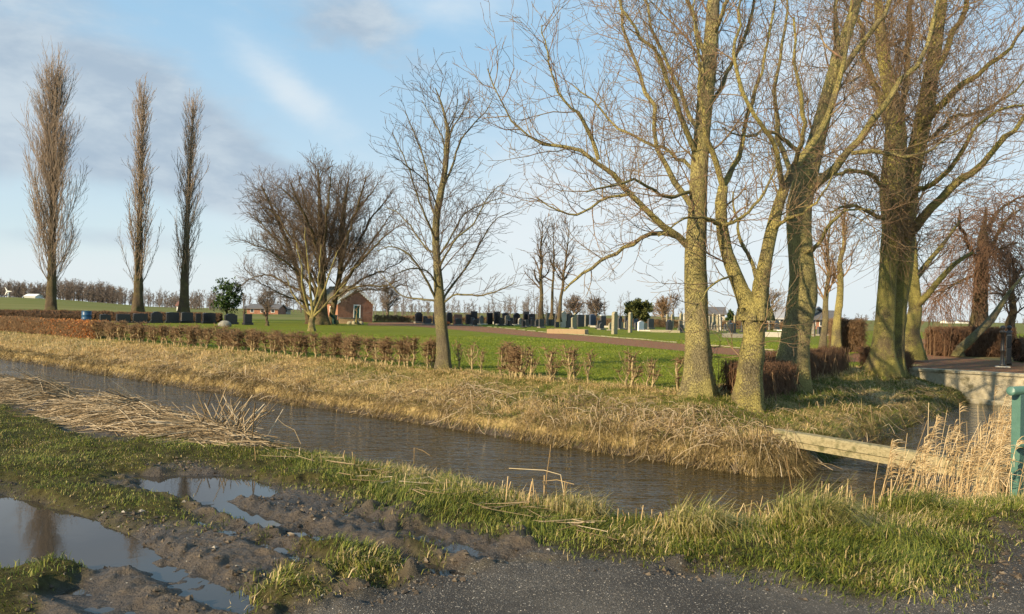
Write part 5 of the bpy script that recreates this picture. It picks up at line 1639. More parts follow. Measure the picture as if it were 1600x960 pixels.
# ------------------------------------------------------------------ gravestones
def profile(kind, W, H):
    w = W / 2
    if kind == 'flat': return [(-w, 0), (w, 0), (w, H), (-w, H)]
    if kind == 'round': return [(-w, 0), (w, 0), (w, H - w * .9)] + [(w * math.cos(a), H - w * .9 + w * .9 * math.sin(a)) for a in np.linspace(.2, math.pi - .2, 9)] + [(-w, H - w * .9)]
    if kind == 'arch': return [(-w, 0), (w, 0), (w, H * .90)] + [(w * math.cos(a), H * .90 + H * .10 * math.sin(a)) for a in np.linspace(.3, math.pi - .3, 7)] + [(-w, H * .90)]
    if kind == 'point': return [(-w, 0), (w, 0), (w, H * .86), (w * .55, H * .93), (0, H), (-w * .55, H * .93), (-w, H * .86)]
    if kind == 'shoulder': return [(-w, 0), (w, 0), (w, H * .80), (w * .72, H * .82), (w * .6, H * .9)] + [(w * .6 * math.cos(a), H * .9 + H * .10 * math.sin(a)) for a in np.linspace(.3, math.pi - .3, 6)] + [(-w * .6, H * .9), (-w * .72, H * .82), (-w, H * .80)]
    if kind == 'slant': return [(-w, 0), (w, 0), (w, H * .82), (w * .2, H), (-w, H * .93)]


def gravestone(px0, px1, top, base, kind, mat, label, T=.16, plinth=None, clampY=106.0, kerb=None, tilt=0.0, cap=None):
    xc = (px0 + px1) / 2
    x_, z_ = ray(xc, base)
    Y = min(-EYE / z_ if z_ < -1e-4 else 999, clampY)
    X = x_ * Y
    zt = EYE + ray(xc, top)[1] * Y
    H = max(zt, .5)
    a = X / Y
    tot = (px1 - px0) * Y / F
    W = (tot - T * (.766 + .643 * a)) / max(.30, .643 - .766 * a)
    W = min(max(W, .34), 1.35)
    root = tag(empty('gravestone', (X, Y, 0)), label, 'gravestone', 'gravestones of the churchyard')
    # local y of the prism = thickness, front looks along u
    root.rotation_euler = (tilt, 0, rad(-40 + 90 + rng.normal(0, 2)))
    ph = 0.0
    if plinth:
        ph = min(.22, H * .2)
        MB().box(-W * .5 - .09, W * .5 + .09, -T * .5 - .10, T * .5 + .10, -.08, ph, b=.015).build('plinth', MT[plinth], root)
    m = MB()
    pr = profile(kind, W, H - ph)
    m.prism([(x, z + ph - (0 if plinth else .1) * (z == 0)) for x, z in pr], -T / 2, T / 2, b=.012)
    m.build('slab', MT[mat], root)
    if cap:
        MB().box(-W * .5 - .03, W * .5 + .03, -T * .5 - .03, T * .5 + .03, H + .002, H + .07, b=.012).build('cap', MT[cap], root)
    if kerb:
        Lk, mk = kerb
        # frame of the plot in front of the stone (towards +u, local -y)
        kb = MB()
        kw = W * .5 + .12
        y1 = -T * .5 - .12
        kb.box(-kw, -kw + .1, y1 - Lk, y1, -.05, .14, b=.01); kb.box(kw - .1, kw, y1 - Lk, y1, -.05, .14, b=.01)
        kb.box(-kw + .102, kw - .102, y1 - Lk, y1 - Lk + .1, -.05, .138, b=.01)
        kb.build('kerb', MT[mk], root)
    return root


GB, GD, SG, SL_, SY, SW, SR, SB = 'granite_black', 'granite_dark', 'stone_grey', 'stone_light', 'stone_lichen', 'stone_white', 'stone_red', 'stone_blue'
STONES = [
    # the black row in front of the back hedge, far left
    (155, 173, 491, 505, 'slant', GB, 'low black slanted gravestone, first of the row past the blue barrel', .3, GB),
    (181, 204, 491, 505, 'flat', GB, 'wide low black gravestone, second of the row past the blue barrel', .3, GB),
    (207, 231, 490, 505, 'arch', GB, 'wide black gravestone with arched top in the row below the middle poplar', .3, GB),
    (235, 254, 487, 505, 'shoulder', GB, 'tallest black gravestone of the row between two poplars', .25, GB),
    (259, 280, 488, 505, 'arch', GB, 'black gravestone with rounded corners just left of the slimmest poplar', .25, GB),
    (282, 302, 488, 505, 'arch', GD, 'dark grey gravestone with rounded corners at the foot of the slimmest poplar', .25, GB),
    (305, 314, 490, 505, 'flat', GB, 'narrow black gravestone squeezed between two wide ones left of the boulder', .2, None),
    (316, 337, 489, 506, 'arch', GB, 'wide black gravestone nearest on the left to the pale boulder', .25, GB),
    (350, 371, 490, 507, 'shoulder', GB, 'black gravestone directly behind the pale boulder', .25, GB),
    (380, 394, 491, 508, 'flat', GB, 'square black gravestone standing alone right of the pale boulder', .3, GB),
    # the main rows
    (648, 660, 488, 503, 'shoulder', GB, 'black gravestone on a stepped base, first on the lawn left of the young tree', .22, SG),
    (676, 684, 490, 503, 'flat', GB, 'plain black gravestone half hidden behind the young tree trunk', .22, None),
    (697, 707, 488, 502, 'round', GB, 'black round-topped gravestone right behind the young tree trunk', .2, None),
    (708, 723, 491.5, 508, 'flat', SR, 'reddish brown square gravestone close to the gravel path', .24, SR),
    (727, 736, 491.5, 507, 'flat', GB, 'small black gravestone right beside the reddish brown one', .2, None),
    (735, 746, 486.5, 502, 'flat', GB, 'tall black gravestone rising behind the small black one', .2, None, (1.7, SL_)),
    (748, 756, 493, 507, 'round', SG, 'small grey round-topped gravestone between the dark ones', .22, None),
    (760, 770, 489, 502, 'flat', GB, 'black gravestone with slim pale edge left of the beige kerbed plot', .2, None),
    (771, 782, 487, 502, 'flat', GB, 'black gravestone with pale side posts behind the beige kerbed plot', .2, None, (1.8, SL_)),
    (784, 795, 489, 501, 'arch', GB, 'low dark gravestone with arched top behind the grey one', .2, None),
    (788, 797, 493, 505, 'arch', SG, 'grey gravestone standing in front of low dark ones', .22, None, (1.8, SL_)),
    (798, 816, 489, 505, 'shoulder', GB, 'wide black gravestone with a raised curved top', .22, GB),
    (809, 817, 497, 506, 'round', SL_, 'small pale gravestone in front of the wide black curved one', .2, None),
    (817, 827, 487, 503, 'flat', GB, 'tall narrow black gravestone between two wide black ones', .2, None),
    (819, 842, 490.5, 506, 'arch', GB, 'very wide black gravestone beside the three slim trees', .22, GB),
    (852, 860, 489, 507.5, 'flat', SG, 'grey pillar-like gravestone just right of the three slim trees', .3, None),
    (860, 867, 490, 505, 'flat', GD, 'dark grey gravestone close behind the grey pillar', .2, None),
    (866, 874, 493, 512, 'round', GD, 'dark round-topped gravestone at the left end of the brick-edged plot', .18, None),
    (875, 885, 486, 512, 'point', SL_, 'tall light grey pointed gravestone on the brick-edged plot', .22, None),
    (885, 895, 488, 512, 'round', GD, 'dark rounded gravestone with bright edge on the brick-edged plot', .2, None),
    (895, 901, 489, 512, 'point', SY, 'lichen-spotted slim pointed gravestone at the right end of the brick-edged plot', .25, None),
    (901, 913, 492, 511, 'flat', GD, 'square grey gravestone just behind the brick-edged plot', .2, None),
    (913, 920, 492, 507, 'flat', SG, 'narrow light grey gravestone beside the blue slanted one', .22, None),
    (920, 932, 491, 504, 'slant', SB, 'dark blue gravestone with slanted top', .25, SG),
    (937, 947, 494, 508, 'flat', GD, 'dark gravestone with white cap on the kerbed plot', .22, None, (2.0, SL_), SW),
    (955, 965, 487, 522.5, 'round', SY, 'tallest old pillar gravestone, weathered and rounded, near the gravel path', .26, None),
    (966, 972, 494, 505, 'round', GD, 'small dark rounded gravestone far behind the tall pillar', .2, None),
    (975, 981, 494, 507, 'flat', GD, 'small dark square gravestone between the two tall pillars', .2, None),
    (981, 988, 488, 520, 'round', SY, 'second old rounded pillar gravestone, slimmer, before the round evergreen', .24, None),
    (988, 1001, 495, 505, 'flat', SB, 'low bluish grey gravestone under the round evergreen', .2, None),
    (996, 1006, 501.5, 517.5, 'point', SW, 'bright white pointed gravestone', .18, None, (1.9, SL_)),
    (1003, 1007, 489, 507, 'round', SY, 'thin old gravestone rising behind the bright white one', .2, None),
    (1009, 1024, 498, 514.5, 'arch', GD, 'broad dark grey gravestone right of the bright white one', .2, SG),
    (1040, 1051, 500, 519, 'shoulder', GB, 'black gravestone on a broad stepped grey base near the gravel path', .24, SG),
    (1040, 1045, 491, 507, 'round', SY, 'thin old gravestone behind the black stepped one, farther left', .2, None),
    (1048, 1053, 491, 507, 'round', SY, 'thin old gravestone behind the black stepped one, farther right', .2, None),
    (1061, 1067, 489.5, 514, 'round', SY, 'slim old rounded pillar gravestone left of the tall tree trunk', .24, None),
    (1067, 1072, 489, 511, 'round', SL_, 'pale slim pillar gravestone almost touching the tall tree trunk', .24, None),
    (1107, 1112, 493, 512, 'round', SG, 'slim grey gravestone just right of the tall tree trunk', .2, None),
    (1112, 1118, 490, 515, 'round', SY, 'slim old gravestone with rounded head behind the little iron fence', .22, None),
    (1120, 1124, 492, 519, 'round', SY, 'leaning old gravestone, nearer of a leaning pair at the iron fence', .22, None, None, None, -.05),
    (1124, 1128, 491, 517, 'round', SL_, 'leaning old gravestone, paler of a leaning pair at the iron fence', .22, None, None, None, -.07),
    (1139, 1150, 505, 524, 'arch', GB, 'black gravestone on a wide grey stepped base before the little iron fence', .24, SG),
    (1146, 1150, 493, 512, 'round', SY, 'thin old gravestone showing behind the little iron fence', .2, None),
    (1158, 1163, 495, 514, 'round', SG, 'grey old gravestone tight against the forked tree trunk', .22, None),
    (1188, 1198, 494, 520, 'flat', GD, 'tall dark gravestone with bright edge just right of the forked tree trunk', .3, None),
    (1200, 1204, 498, 516, 'flat', SG, 'narrow grey gravestone behind the rounded black one', .2, None),
    (1206, 1222, 501, 517, 'round', GB, 'big rounded black gravestone with white kerb between two thick trunks', .22, SG, (2.2, SW)),
    (1268, 1274, 506, 526, 'flat', SG, 'pale grey gravestone post just right of the leaning thick trunk', .24, None),
    (1276, 1284, 511, 525, 'arch', GD, 'small grey arched gravestone beside the thin tree stems', .2, SG),
    (1291, 1301, 506, 525, 'flat', GB, 'black gravestone with pale side between the two thin trees', .24, SG),
    (1405, 1413, 515, 537, 'flat', GB, 'black gravestone seen between the twin trunks and the dark spreading tree', .24, SG),
]
for s in STONES:
    s = list(s) + [None] * (12 - len(s))
    gravestone(*s[:7], T=s[7], plinth=s[8], kerb=s[9], cap=s[10] if isinstance(s[10], str) else None, tilt=s[11] or 0.0)

# the crowded rows farther back, stones that look alike
def back_stone(px, Y, kind, mat, H, label, group):
    c = P(px, 500, Y)
    r = tag(empty('gravestone', (c[0], c[1], 0)), label, 'gravestone', group)
    r.rotation_euler = (rng.normal(0, .02), 0, rad(50 + rng.normal(0, 4)))
    W, T = rng.uniform(.5, .95), rng.uniform(.14, .2)
    MB().prism([(x, z - .1 * (z == 0)) for x, z in profile(kind, W, H)], -T / 2, T / 2, b=.012).build('slab', MT[mat], r)
    MB().box(-W * .5 - .08, W * .5 + .08, -T - .1, T + .1, -.1, .14, b=.02).build('plinth', MT['stone_grey' if rng.random() < .6 else 'granite_black'], r)


for k in range(24):
    back_stone(rng.uniform(650, 850), rng.uniform(86, 108), rng.choice(['flat', 'arch', 'shoulder', 'flat']), rng.choice([GB, GB, GB, GD]), rng.uniform(.7, 1.15), 'black polished gravestone in the packed rows left of the three slim trees', 'alike black gravestones in the packed rows')
for k in range(26):
    back_stone(rng.uniform(880, 1185), rng.uniform(76, 100), rng.choice(['round', 'arch', 'flat', 'point']), rng.choice([GD, SG, SY, GD]), rng.uniform(.75, 1.3), 'weathered grey gravestone in the back rows between the slim trees and the forked tree', 'alike grey gravestones in the back rows')

# white post by the spreading tree
wp = GP(1416, 536)
t_ = tag(empty('white_post', wp), 'short white post beside the dark spreading tree', 'post')
MB().box(-.10, .10, -.10, .10, -.05, .62, b=.015).build('shaft', MT['white_paint'], t_)
MB().box(-.13, .13, -.13, .13, .622, .68, b=.02).build('cap', MT['white_paint'], t_)

# brick-edged plot and other low plots
def plot(px0, px1, base, h, depth, mat, label, name='grave_plot'):
    a = GP((px0 + px1) / 2, base)
    wdt = (px1 - px0) * a[1] / F
    r = tag(empty(name, a), label, 'grave plot', 'low walled grave plots')
    r.rotation_euler = (0, 0, rad(-12))
    t = .22
    MB().box(-wdt / 2, wdt / 2, 0, t, -.1, h, b=.012).build('kerb', MT[mat], r)
    MB().box(-wdt / 2, wdt / 2, depth - t, depth, -.1, h - .003, b=.012).build('kerb', MT[mat], r)
    MB().box(-wdt / 2, -wdt / 2 + t, t + .003, depth - t - .003, -.1, h - .002, b=.012).build('kerb', MT[mat], r)
    MB().box(wdt / 2 - t, wdt / 2, t + .003, depth - t - .003, -.1, h - .002, b=.012).build('kerb', MT[mat], r)
    MB().box(-wdt / 2 + t + .003, wdt / 2 - t - .003, t + .006, depth - t - .006, -.1, h - .06).build('bed', MT['stone_lichen'], r)
    return r


plot(854, 914, 522, .36, 2.6, 'brick_low', 'brick-edged raised grave plot beside the gravel path')
plot(922, 952, 512, .22, 2.4, 'stone_light', 'pale kerbed grave plot under the white-capped dark gravestone')
plot(1190, 1230, 527, .38, 2.4, 'stone_light', 'long pale kerbed grave plot between the forked and leaning trees')
plot(768, 790, 507, .35, 2.2, 'stone_light', 'beige kerbed grave plot among the black gravestones')
plot(1130, 1162, 528, .30, 1.4, 'stone_grey', 'grey stone grave plot in front of the little iron fence')
plot(1016, 1062, 520, .22, 2.0, 'stone_lichen', 'low lichen-covered grave plot under the black stepped gravestone')

# little iron grave fence
fa, fb = GP(1106, 524), GP(1163, 522)
fr = tag(empty('iron_fence', fa), 'little black iron fence around a grave near the forked tree', 'fence')
wv = Vector(fb - fa); L_ = wv.length
fr.rotation_euler = (0, 0, math.atan2(wv.y, wv.x))
m = MB()
for z in (.15, .72): m.box(0, L_, -.012, .012, z, z + .03)
for z in (.15, .72): m.box(0, L_, 1.588, 1.612, z, z + .03)
n_ = 15
m.build('rails', MT['black_iron'], fr)
m = MB()
for row in (0, 1.6):
    for k in range(n_ + 1):
        x = L_ * k / n_
        hh = .95 if k % 5 == 0 else .85
        m.box(x - .013, x + .013, row - .013, row + .013, -.05, hh)
        m.lathe([(.028, hh), (.02, hh + .03), (.002, hh + .09)], x, row, 6)
m.build('bars', MT['black_iron'], fr)

# low stone edging along the far side of the gravel path
ek = MB()
ep = [GP(px, py) for px, py in ((640, 502), (700, 506), (780, 512.3), (850, 519.3), (930, 525.3), (1000, 530.7), (1080, 538.2), (1160, 544.6), (1240, 550.2))]
for a, b in zip(ep[:-1], ep[1:]):
    L0 = math.hypot(*(b - a)[:2]); k = max(1, int(L0 / .9))
    for i in range(k):
        p = a + (b - a) * (i + .5) / k
        if rng.random() < .12: continue
        ek.box(-.42 * L0 / k, .42 * L0 / k, -.06, .06, -.1, .045 + rng.uniform(-.02, .02), at((p[0], p[1], 0), math.atan2(*(b - a)[1::-1]) + rng.normal(0, .02)), b=.012)
o = ek.build('path_kerb', MT['stone_lichen']); o['kind'] = 'structure'

# boulder, barrel, flower bowl, bin, stones
def rock(name, label, c, sx, sy, sz, seed, mat='boulder', cat='boulder', group=None):
    r = np.random.default_rng(seed)
    V, Q = [], []
    nU, nV = 16, 9
    for j in range(nV + 1):
        for i in range(nU):
            a, b = 2 * math.pi * i / nU, math.pi * j / nV
            p = np.array((math.cos(a) * math.sin(b), math.sin(a) * math.sin(b), math.cos(b)))
            k = 1 + .35 * float(fbm(p[0] * 2 + seed, p[1] * 2 + p[2] * 1.7, 1, 3, seed)) * 1.2
            V.append(p * k * np.array((sx, sy, sz)))
    for j in range(nV):
        for i in range(nU):
            Q.append((j * nU + i, j * nU + (i + 1) % nU, (j + 1) * nU + (i + 1) % nU, (j + 1) * nU + i))
    o = mesh(name, V, Q, mat=MT[mat])
    o.location = (c[0], c[1], c[2] + sz * .45)
    return tag(o, label, cat, group)


rock('boulder', 'pale rounded boulder on the grass before the black gravestones', (*P(351, 508, 66)[:2], 0), .58, .4, .36, 3)
bx = P(135, 505, 74)
bb = tag(empty('blue_barrel', (bx[0], bx[1], 0)), 'bright blue barrel by the back hedge left of the gravestones', 'barrel')
MB().lathe([(.40, 0), (.43, .04), (.43, .3), (.45, .33), (.43, .36), (.43, .65), (.45, .68), (.43, .71), (.43, .98), (.40, 1.02), (.0, 1.02)], n=18).build('barrel_body', MT['blue_plastic'], bb, True)
MB().lathe([(.45, .985), (.45, 1.06), (.40, 1.075), (0, 1.075)], n=18).build('lid', MT['blue_plastic'], bb, True)
fl = P(700, 503, 92)
fo = tag(empty('flower_bowl', (fl[0], fl[1], 0)), 'bowl of orange flowers at the foot of a black gravestone', 'flowers')
MB().lathe([(.12, 0), (.22, .18), (.24, .22), (.0, .2)], n=12).build('bowl', MT['stone_grey'], fo, True)
bl = 90
blades('blooms', rng.normal(0, .12, bl), rng.normal(0, .12, bl), np.full(bl, .2) + rng.random(bl) * .2, np.full(bl, .12), np.full(bl, .08), rng.uniform(0, 1.4, bl), rng.uniform(0, 6.3, bl), rng.random(bl), MT['flower_red'], kind=None, parent=fo)

# ------------------------------------------------------------------ brick hut
YH = 104.0
hx = P(555, 502, YH)
hut = tag(empty('brick_hut', (hx[0], hx[1], 0)), 'small brick hut with tiled roof, white gable boards and green door', 'hut')
hut.rotation_euler = (0, 0, math.atan2(.60, .80))       # local x along the gable, local -y looks out of it
m_ = YH / F
HW, HE, HA, HL = 2.55, 2.75, 4.75, 8.5
wl = MB()
dx0, dx1, dh = -.25, .72, 2.35
T_ = .28
# gable wall with a door opening: built from prisms round the opening
def gz(x): return HE + (HA - .12 - HE) * (1 - abs(x) / HW)
wl.prism([(-HW, -.1), (dx0, -.1), (dx0, gz(dx0)), (-HW, gz(-HW))], 0, T_)
wl.prism([(dx1, -.1), (HW, -.1), (HW, gz(HW)), (dx1, gz(dx1))], 0, T_)
wl.prism([(dx0 + .001, dh), (dx1 - .001, dh), (dx1 - .001, gz(dx1)), (0, gz(0)), (dx0 + .001, gz(dx0))], .001, T_ - .001)
wl.box(-HW, -HW + T_, T_ + .002, HL, -.1, HE - .02); wl.box(HW - T_, HW, T_ + .002, HL, -.1, HE - .02)
wl.prism([(-HW + T_ + .002, -.1), (HW - T_ - .002, -.1), (HW - T_ - .002, HE), (0, HA - .2), (-HW + T_ + .002, HE)], HL - T_, HL)
wl.build('wall', MT['brick'], hut)
rf = MB()
sl_ = (HA - HE) / HW
for s in (-1, 1):
    ov = .32
    rf.prism([(0, HA), (0, HA + .14), (s * (HW + ov), HE - sl_ * ov + .14), (s * (HW + ov), HE - sl_ * ov)], -.12, HL + .2)
roof = rf.build('roof', MT['roof_tiles'], hut)
MB().box(-.12, .12, -.13, HL + .21, HA + .10, HA + .24, b=.04).build('ridge', MT['roof_tiles'], roof)
for s in (-1, 1):
    bd = MB()
    ov = .36
    bd.prism([(0, HA - .24), (0, HA + .22), (s * (HW + ov), HE - sl_ * ov + .19), (s * (HW + ov), HE - sl_ * ov - .26)], -.20, -.125)
    for k in range(9):       # scalloped lower edge
        xx = s * (HW + .2) * (k + .5) / 9
        zz = HA - .24 - (HA - HE) * abs(xx) / HW
        bd.prism([(xx - .12, zz + .02 - (sl_ * s * -.12)), (xx + .12, zz + .02 - (sl_ * s * .12)), (xx, zz - .14)], -.185, -.13)
    bd.build('gable_board', MT['white_paint'], hut)
dr = MB().box(dx0 + .09, dx1 - .09, .08, .13, 0, dh - .10).build('door', MT['green_door'], hut)
MB().lathe([(.0, 0), (.03, .0), (.04, .03), (.0, .05)], n=10, M=Matrix.Translation((dx0 + .2, .08, 1.05)) @ Matrix.Rotation(rad(90), 4, 'X')).build('handle', MT['black_iron'], dr, True)
df = MB(); df.box(dx0 - .04, dx0 + .088, -.03, .12, 0, dh); df.box(dx1 - .088, dx1 + .04, -.03, .12, 0, dh); df.box(dx0 - .04, dx1 + .04, -.034, .12, dh - .098, dh + .04)
df.build('door_frame', MT['white_paint'], hut)
for k, y0 in enumerate((1.6, 5.2)):
    f_ = MB(); f_.box(-HW - .03, -HW + .02, y0, y0 + 1.0, 1.0, 1.1); f_.box(-HW - .03, -HW + .02, y0, y0 + 1.0, 2.0, 2.1)
    f_.box(-HW - .03, -HW + .02, y0, y0 + .1, 1.102, 1.998); f_.box(-HW - .03, -HW + .02, y0 + .9, y0 + 1.0, 1.102, 1.998)
    wn = f_.build('window', MT['white_paint'], hut)
    MB().box(-HW - .012, -HW + .015, y0 + .102, y0 + .898, 1.102, 1.998).build('pane', MT['glass_dark'], wn)

# bin, low brick wall and field stones before the hut
bn_ = P(513, 504, 84)
bo_ = tag(empty('green_bin', (bn_[0] + .6, bn_[1], 0)), 'dark green wheeled bin beside the brick hut', 'bin')
MB().prism([(-.26, .06), (.26, .06), (.32, 1.0), (-.32, 1.0)], -.3, .3, b=.02).build('bin_body', MT['bin_green'], bo_)
MB().box(-.36, .36, -.36, .36, 1.002, 1.07, b=.03).build('lid', MT['bin_green'], bo_)
for s in (-.24, .24):
    MB().lathe([(.0, -.03), (.1, -.03), (.1, .03), (.0, .03)], n=12, M=Matrix.Translation((s, .31, .10)) @ Matrix.Rotation(rad(90), 4, 'Y')).build('wheel', MT['black_iron'], bo_, True)
lw = P(547, 503.5, 92)
lo = tag(empty('low_wall', (lw[0], lw[1], 0)), 'low pale brick wall in front of the hut door', 'wall')
lo.rotation_euler = (0, 0, rad(20))
MB().box(-1.3, 1.3, -.15, .15, -.1, .62).build('wall_face', MT['brick_low'], lo)
MB().box(-1.38, 1.38, -.2, .2, .622, .72, b=.02).build('coping', MT['stone_grey'], lo)
for k, (px, lab) in enumerate(((546, 'small field stone nearest the low brick wall'), (556, 'largest pale field stone below the hut door'), (564, 'flat field stone right of the hut door'))):
    c = P(px, 504, 88)
    rock('field_stone', lab, (c[0], c[1], 0), .3 + .22 * (k == 1), .3, .26 + .08 * (k == 1), 20 + k, 'stone_lichen', 'stone', 'field stones before the brick hut')
small_tree('young_bush', 'thin crooked sapling in front of the hut door', 556, 503, 478, 14, 87, 3, MT['bark_gold'], MT['twig_gold'], 3, .5, t0=.5, cat='sapling')
small_tree('young_bush', 'thin leaning sapling left of the green bin', 527, 503.5, 480, 12, 83, 3, MT['bark_gold'], MT['twig_gold'], -10, .5, t0=.5, cat='sapling')
small_tree('young_bush', 'small dark vase-shaped bush on the lawn right of the square black gravestone', 417, 507, 478, 26, 72, 4, MT['bark_dark'], MT['twig_dark'], 0, .9, 35, t0=.3, cat='bush')
small_tree('young_bush', 'thin dark upright shrub right beside the square black gravestone', 381, 505, 462, 16, 78, 3, MT['bark_dark'], MT['twig_dark'], 0, .8, 22, t0=.15, cat='shrub')


# ------------------------------------------------------------------ evergreens
def evergreen(name, label, px, base, top, wpx, Y, mat, n, leaf, lumpy=.35, cat='bush', trunkh=.25, cone=False):
    c = P(px, base, Y); c = np.array((c[0], c[1], 0.0))
    H = EYE + ray(px, top)[1] * Y; W = wpx * Y / F / 2
    root = tag(empty(name, c), label, cat)
    Tubes().add(resample([(0, 0, -.2), (.03, 0, H * .3), (0, .03, H * .75)], 8), np.linspace(.16, .04, 8) * H / 5, 8).build('trunk', MT['bark_dark'], root)
    # clumps through the crown's volume
    K = 70
    cl = []
    while len(cl) < K:
        p = rng.uniform(-1, 1, 3)
        q = np.hypot(p[0], p[1]) if cone else np.linalg.norm(p)
        if cone:
            if q > (1 - (p[2] + 1) / 2) * 1.0 + .05: continue
        elif not (.35 < q < 1.0): continue
        cl.append(p)
    cl = np.array(cl)
    sz = rng.uniform(.14, .30, K)
    ii = rng.integers(0, K, n)
    d = rng.normal(0, 1, (n, 3)); d /= np.linalg.norm(d, axis=1, keepdims=True)
    p = cl[ii] + d * (sz[ii] * rng.random(n) ** .5)[:, None]
    z0 = H * trunkh
    x, y = p[:, 0] * W, p[:, 1] * W
    z = z0 + (p[:, 2] + 1) / 2 * (H - z0)
    tone = np.clip(rng.normal(.5, .22, n) + (sz[ii] - .2), 0, 1)
    blades('crown', x, y, np.maximum(z, .1), rng.uniform(.6, 1.4, n) * leaf, rng.uniform(.4, .8, n) * leaf, rng.uniform(0, 2.4, n), rng.uniform(0, 6.28, n), tone, mat, kind=None, parent=root)
    return root


evergreen('evergreen_bush', 'loose dark evergreen bush in front of the back hedge near the slimmest poplar', 354, 506, 438, 50, 86, MT['evergreen'], 2300, .28, trunkh=.14)
evergreen('evergreen_tree', 'rounded olive-green evergreen standing behind the graves', 998, 506, 468, 44, 98, MT['evergreen_olive'], 6500, .26, trunkh=.25, cat='tree')
evergreen('conifer', 'small dark conifer beside the slate-roofed house behind the graves', 1141, 505, 479, 22, 130, MT['evergreen'], 3000, .35, cone=True, trunkh=.02, cat='tree')

# ------------------------------------------------------------------ far buildings and far trees
def house(name, label, px0, px1, eave, ridge, Y, wallm, roofm, rz=0.0, depth=8.0, cat='house', base=None, chimney=False, wins=2, zb=0.0):
    c = P((px0 + px1) / 2, 490, Y)
    W = (px1 - px0) * Y / F
    he, hr = EYE + ray((px0 + px1) / 2, eave)[1] * Y - zb, EYE + ray((px0 + px1) / 2, ridge)[1] * Y - zb
    he = max(he, 1.6); hr = max(hr, he + 1.2)
    r = tag(empty(name, (c[0], c[1], zb)), label, cat)
    r.rotation_euler = (0, 0, rz)
    MB().prism([(0, -.3), (depth, -.3), (depth, he), (depth / 2, hr - .15), (0, he)], -W / 2, W / 2, Matrix.Rotation(rad(90), 4, 'Z')).build('wall', wallm, r)
    k = MB()
    s = (hr - he) / (depth / 2)
    for (a, b) in ((-.5, depth / 2), (depth + .5, depth / 2)):
        za = he - s * .5
        k.prism([(a, za), (b, hr), (b, hr + .25), (a, za + .25)], -W / 2 - .4, W / 2 + .4, Matrix.Rotation(rad(90), 4, 'Z'))
    rf_ = k.build('roof', roofm, r)
    if chimney:
        MB().box(W * .2, W * .2 + .8, depth / 2 - .4, depth / 2 + .4, hr - .3, hr + 1.2).build('chimney', MT['brick'], rf_)
    for i in range(wins):
        x = -W / 2 + W * (i + .5) / wins
        wn = MB().box(x - .55, x + .55, -.05, .06, he * .3, he * .3 + 1.1).build('window', MT['white_paint'], r)
        MB().box(x - .45, x + .45, -.075, -.052, he * .3 + .1, he * .3 + 1.0).build('pane', MT['glass_dark'], wn)
    return r


house('farm_barn', 'long low dark-roofed farm barn with brick end beyond the lawn', 386, 434, 486, 479, 230, MT['brick'], MT['slate'], .05, 10, 'barn', wins=3)
house('farmhouse', 'small farmhouse with pale gable beside the long barn', 436, 458, 486, 477, 240, MT['tan_wall'], MT['slate'], rad(90) - .4, 8, 'house', wins=1)
house('slate_house', 'house with dark slate roof behind the iron grave fence', 1104, 1132, 491, 482, 150, MT['tan_wall'], MT['slate'], -.2, 8, 'house', chimney=False, wins=2)
house('grey_barn', 'barn with a light grey roof showing between the forked and leaning trunks', 1196, 1252, 498, 480, 120, MT['tan_wall'], MT['grey_roof'], -.75, 12, 'barn', wins=1)
house('low_house', 'low dark house behind the thin trees, with white roof trim', 1262, 1310, 502, 494, 120, MT['brick'], MT['slate'], -.1, 8, 'house', wins=3)
house('white_farm', 'tiny white farm on the far horizon to the right of the dark spreading tree', 1480, 1492, 506.5, 503.5, 700, MT['white_paint'], MT['grey_roof'], .1, 10, 'farm', wins=0)
house('white_shed', 'tiny long white shed on the far right horizon', 1500, 1516, 507, 504.5, 800, MT['white_paint'], MT['slate'], .0, 9, 'shed', wins=0)
house('red_shed', 'tiny shed with a reddish roof beyond the field by the slimmest poplar', 276, 284, 484, 481, 260, MT['white_paint'], MT['stone_red'], .1, 5, 'shed', wins=0, zb=.6)
house('white_shed', 'long low white shed on the green field left of the broadest poplar', 38, 54, 471.5, 470.6, 420, MT['white_paint'], MT['white_paint'], .1, 8, 'shed', wins=0, zb=4.4)
# small white wind turbine far off on the left
tp = P(13, 468, 430)
zt_ = tz(tp[0], tp[1])
wt = tag(empty('wind_turbine', (tp[0], tp[1], zt_)), 'tiny white wind turbine above the green field at the left edge', 'wind turbine')
hub = EYE + ray(13, 462)[1] * 430 - zt_
hub = max(hub, 3.2)
MB().lathe([(.42, 0), (.3, hub)], n=10).build('mast', MT['white_paint'], wt, True)
MB().box(-.5, .5, -1.0, .8, hub - .1, hub + .7, b=.1).build('nacelle', MT['white_paint'], wt)
for k in range(3):
    M_ = Matrix.Translation((0, -1.1, hub + .3)) @ Matrix.Rotation(rad(90 + 120 * k), 4, 'Y')
    MB().prism([(-.25, .1), (.25, .1), (.30, .9), (.10, 2.6), (-.05, 2.6)], -.08, .08, M_).build('blade', MT['white_paint'], wt)

# pylons on the horizon
for px, lab in ((1190, 'faint lattice pylon on the horizon behind the graves'), (1462, 'faint lattice pylon on the horizon right of the dark spreading tree')):
    Yp = 1500 if px == 1190 else 1400
    c = P(px, 490, Yp)
    top_ = EYE + ray(px, 486 if px != 1190 else 478)[1] * Yp + 8
    r = tag(empty('pylon', (c[0], c[1], 0)), lab, 'pylon')
    tb = Tubes()
    for sx, sy in ((-1, -1), (1, -1), (1, 1), (-1, 1)):
        tb.add([(sx * 3, sy * 3, 0), (sx * .6, sy * .6, top_)], [.25, .2], 4)
    tb.build('lattice', MT['slate'], r)
    tb = Tubes()
    for q in (.7, .84): tb.add([(-5, 0, top_ * q), (5, 0, top_ * q)], [.25, .25], 4)
    tb.build('cross_arm', MT['slate'], r)


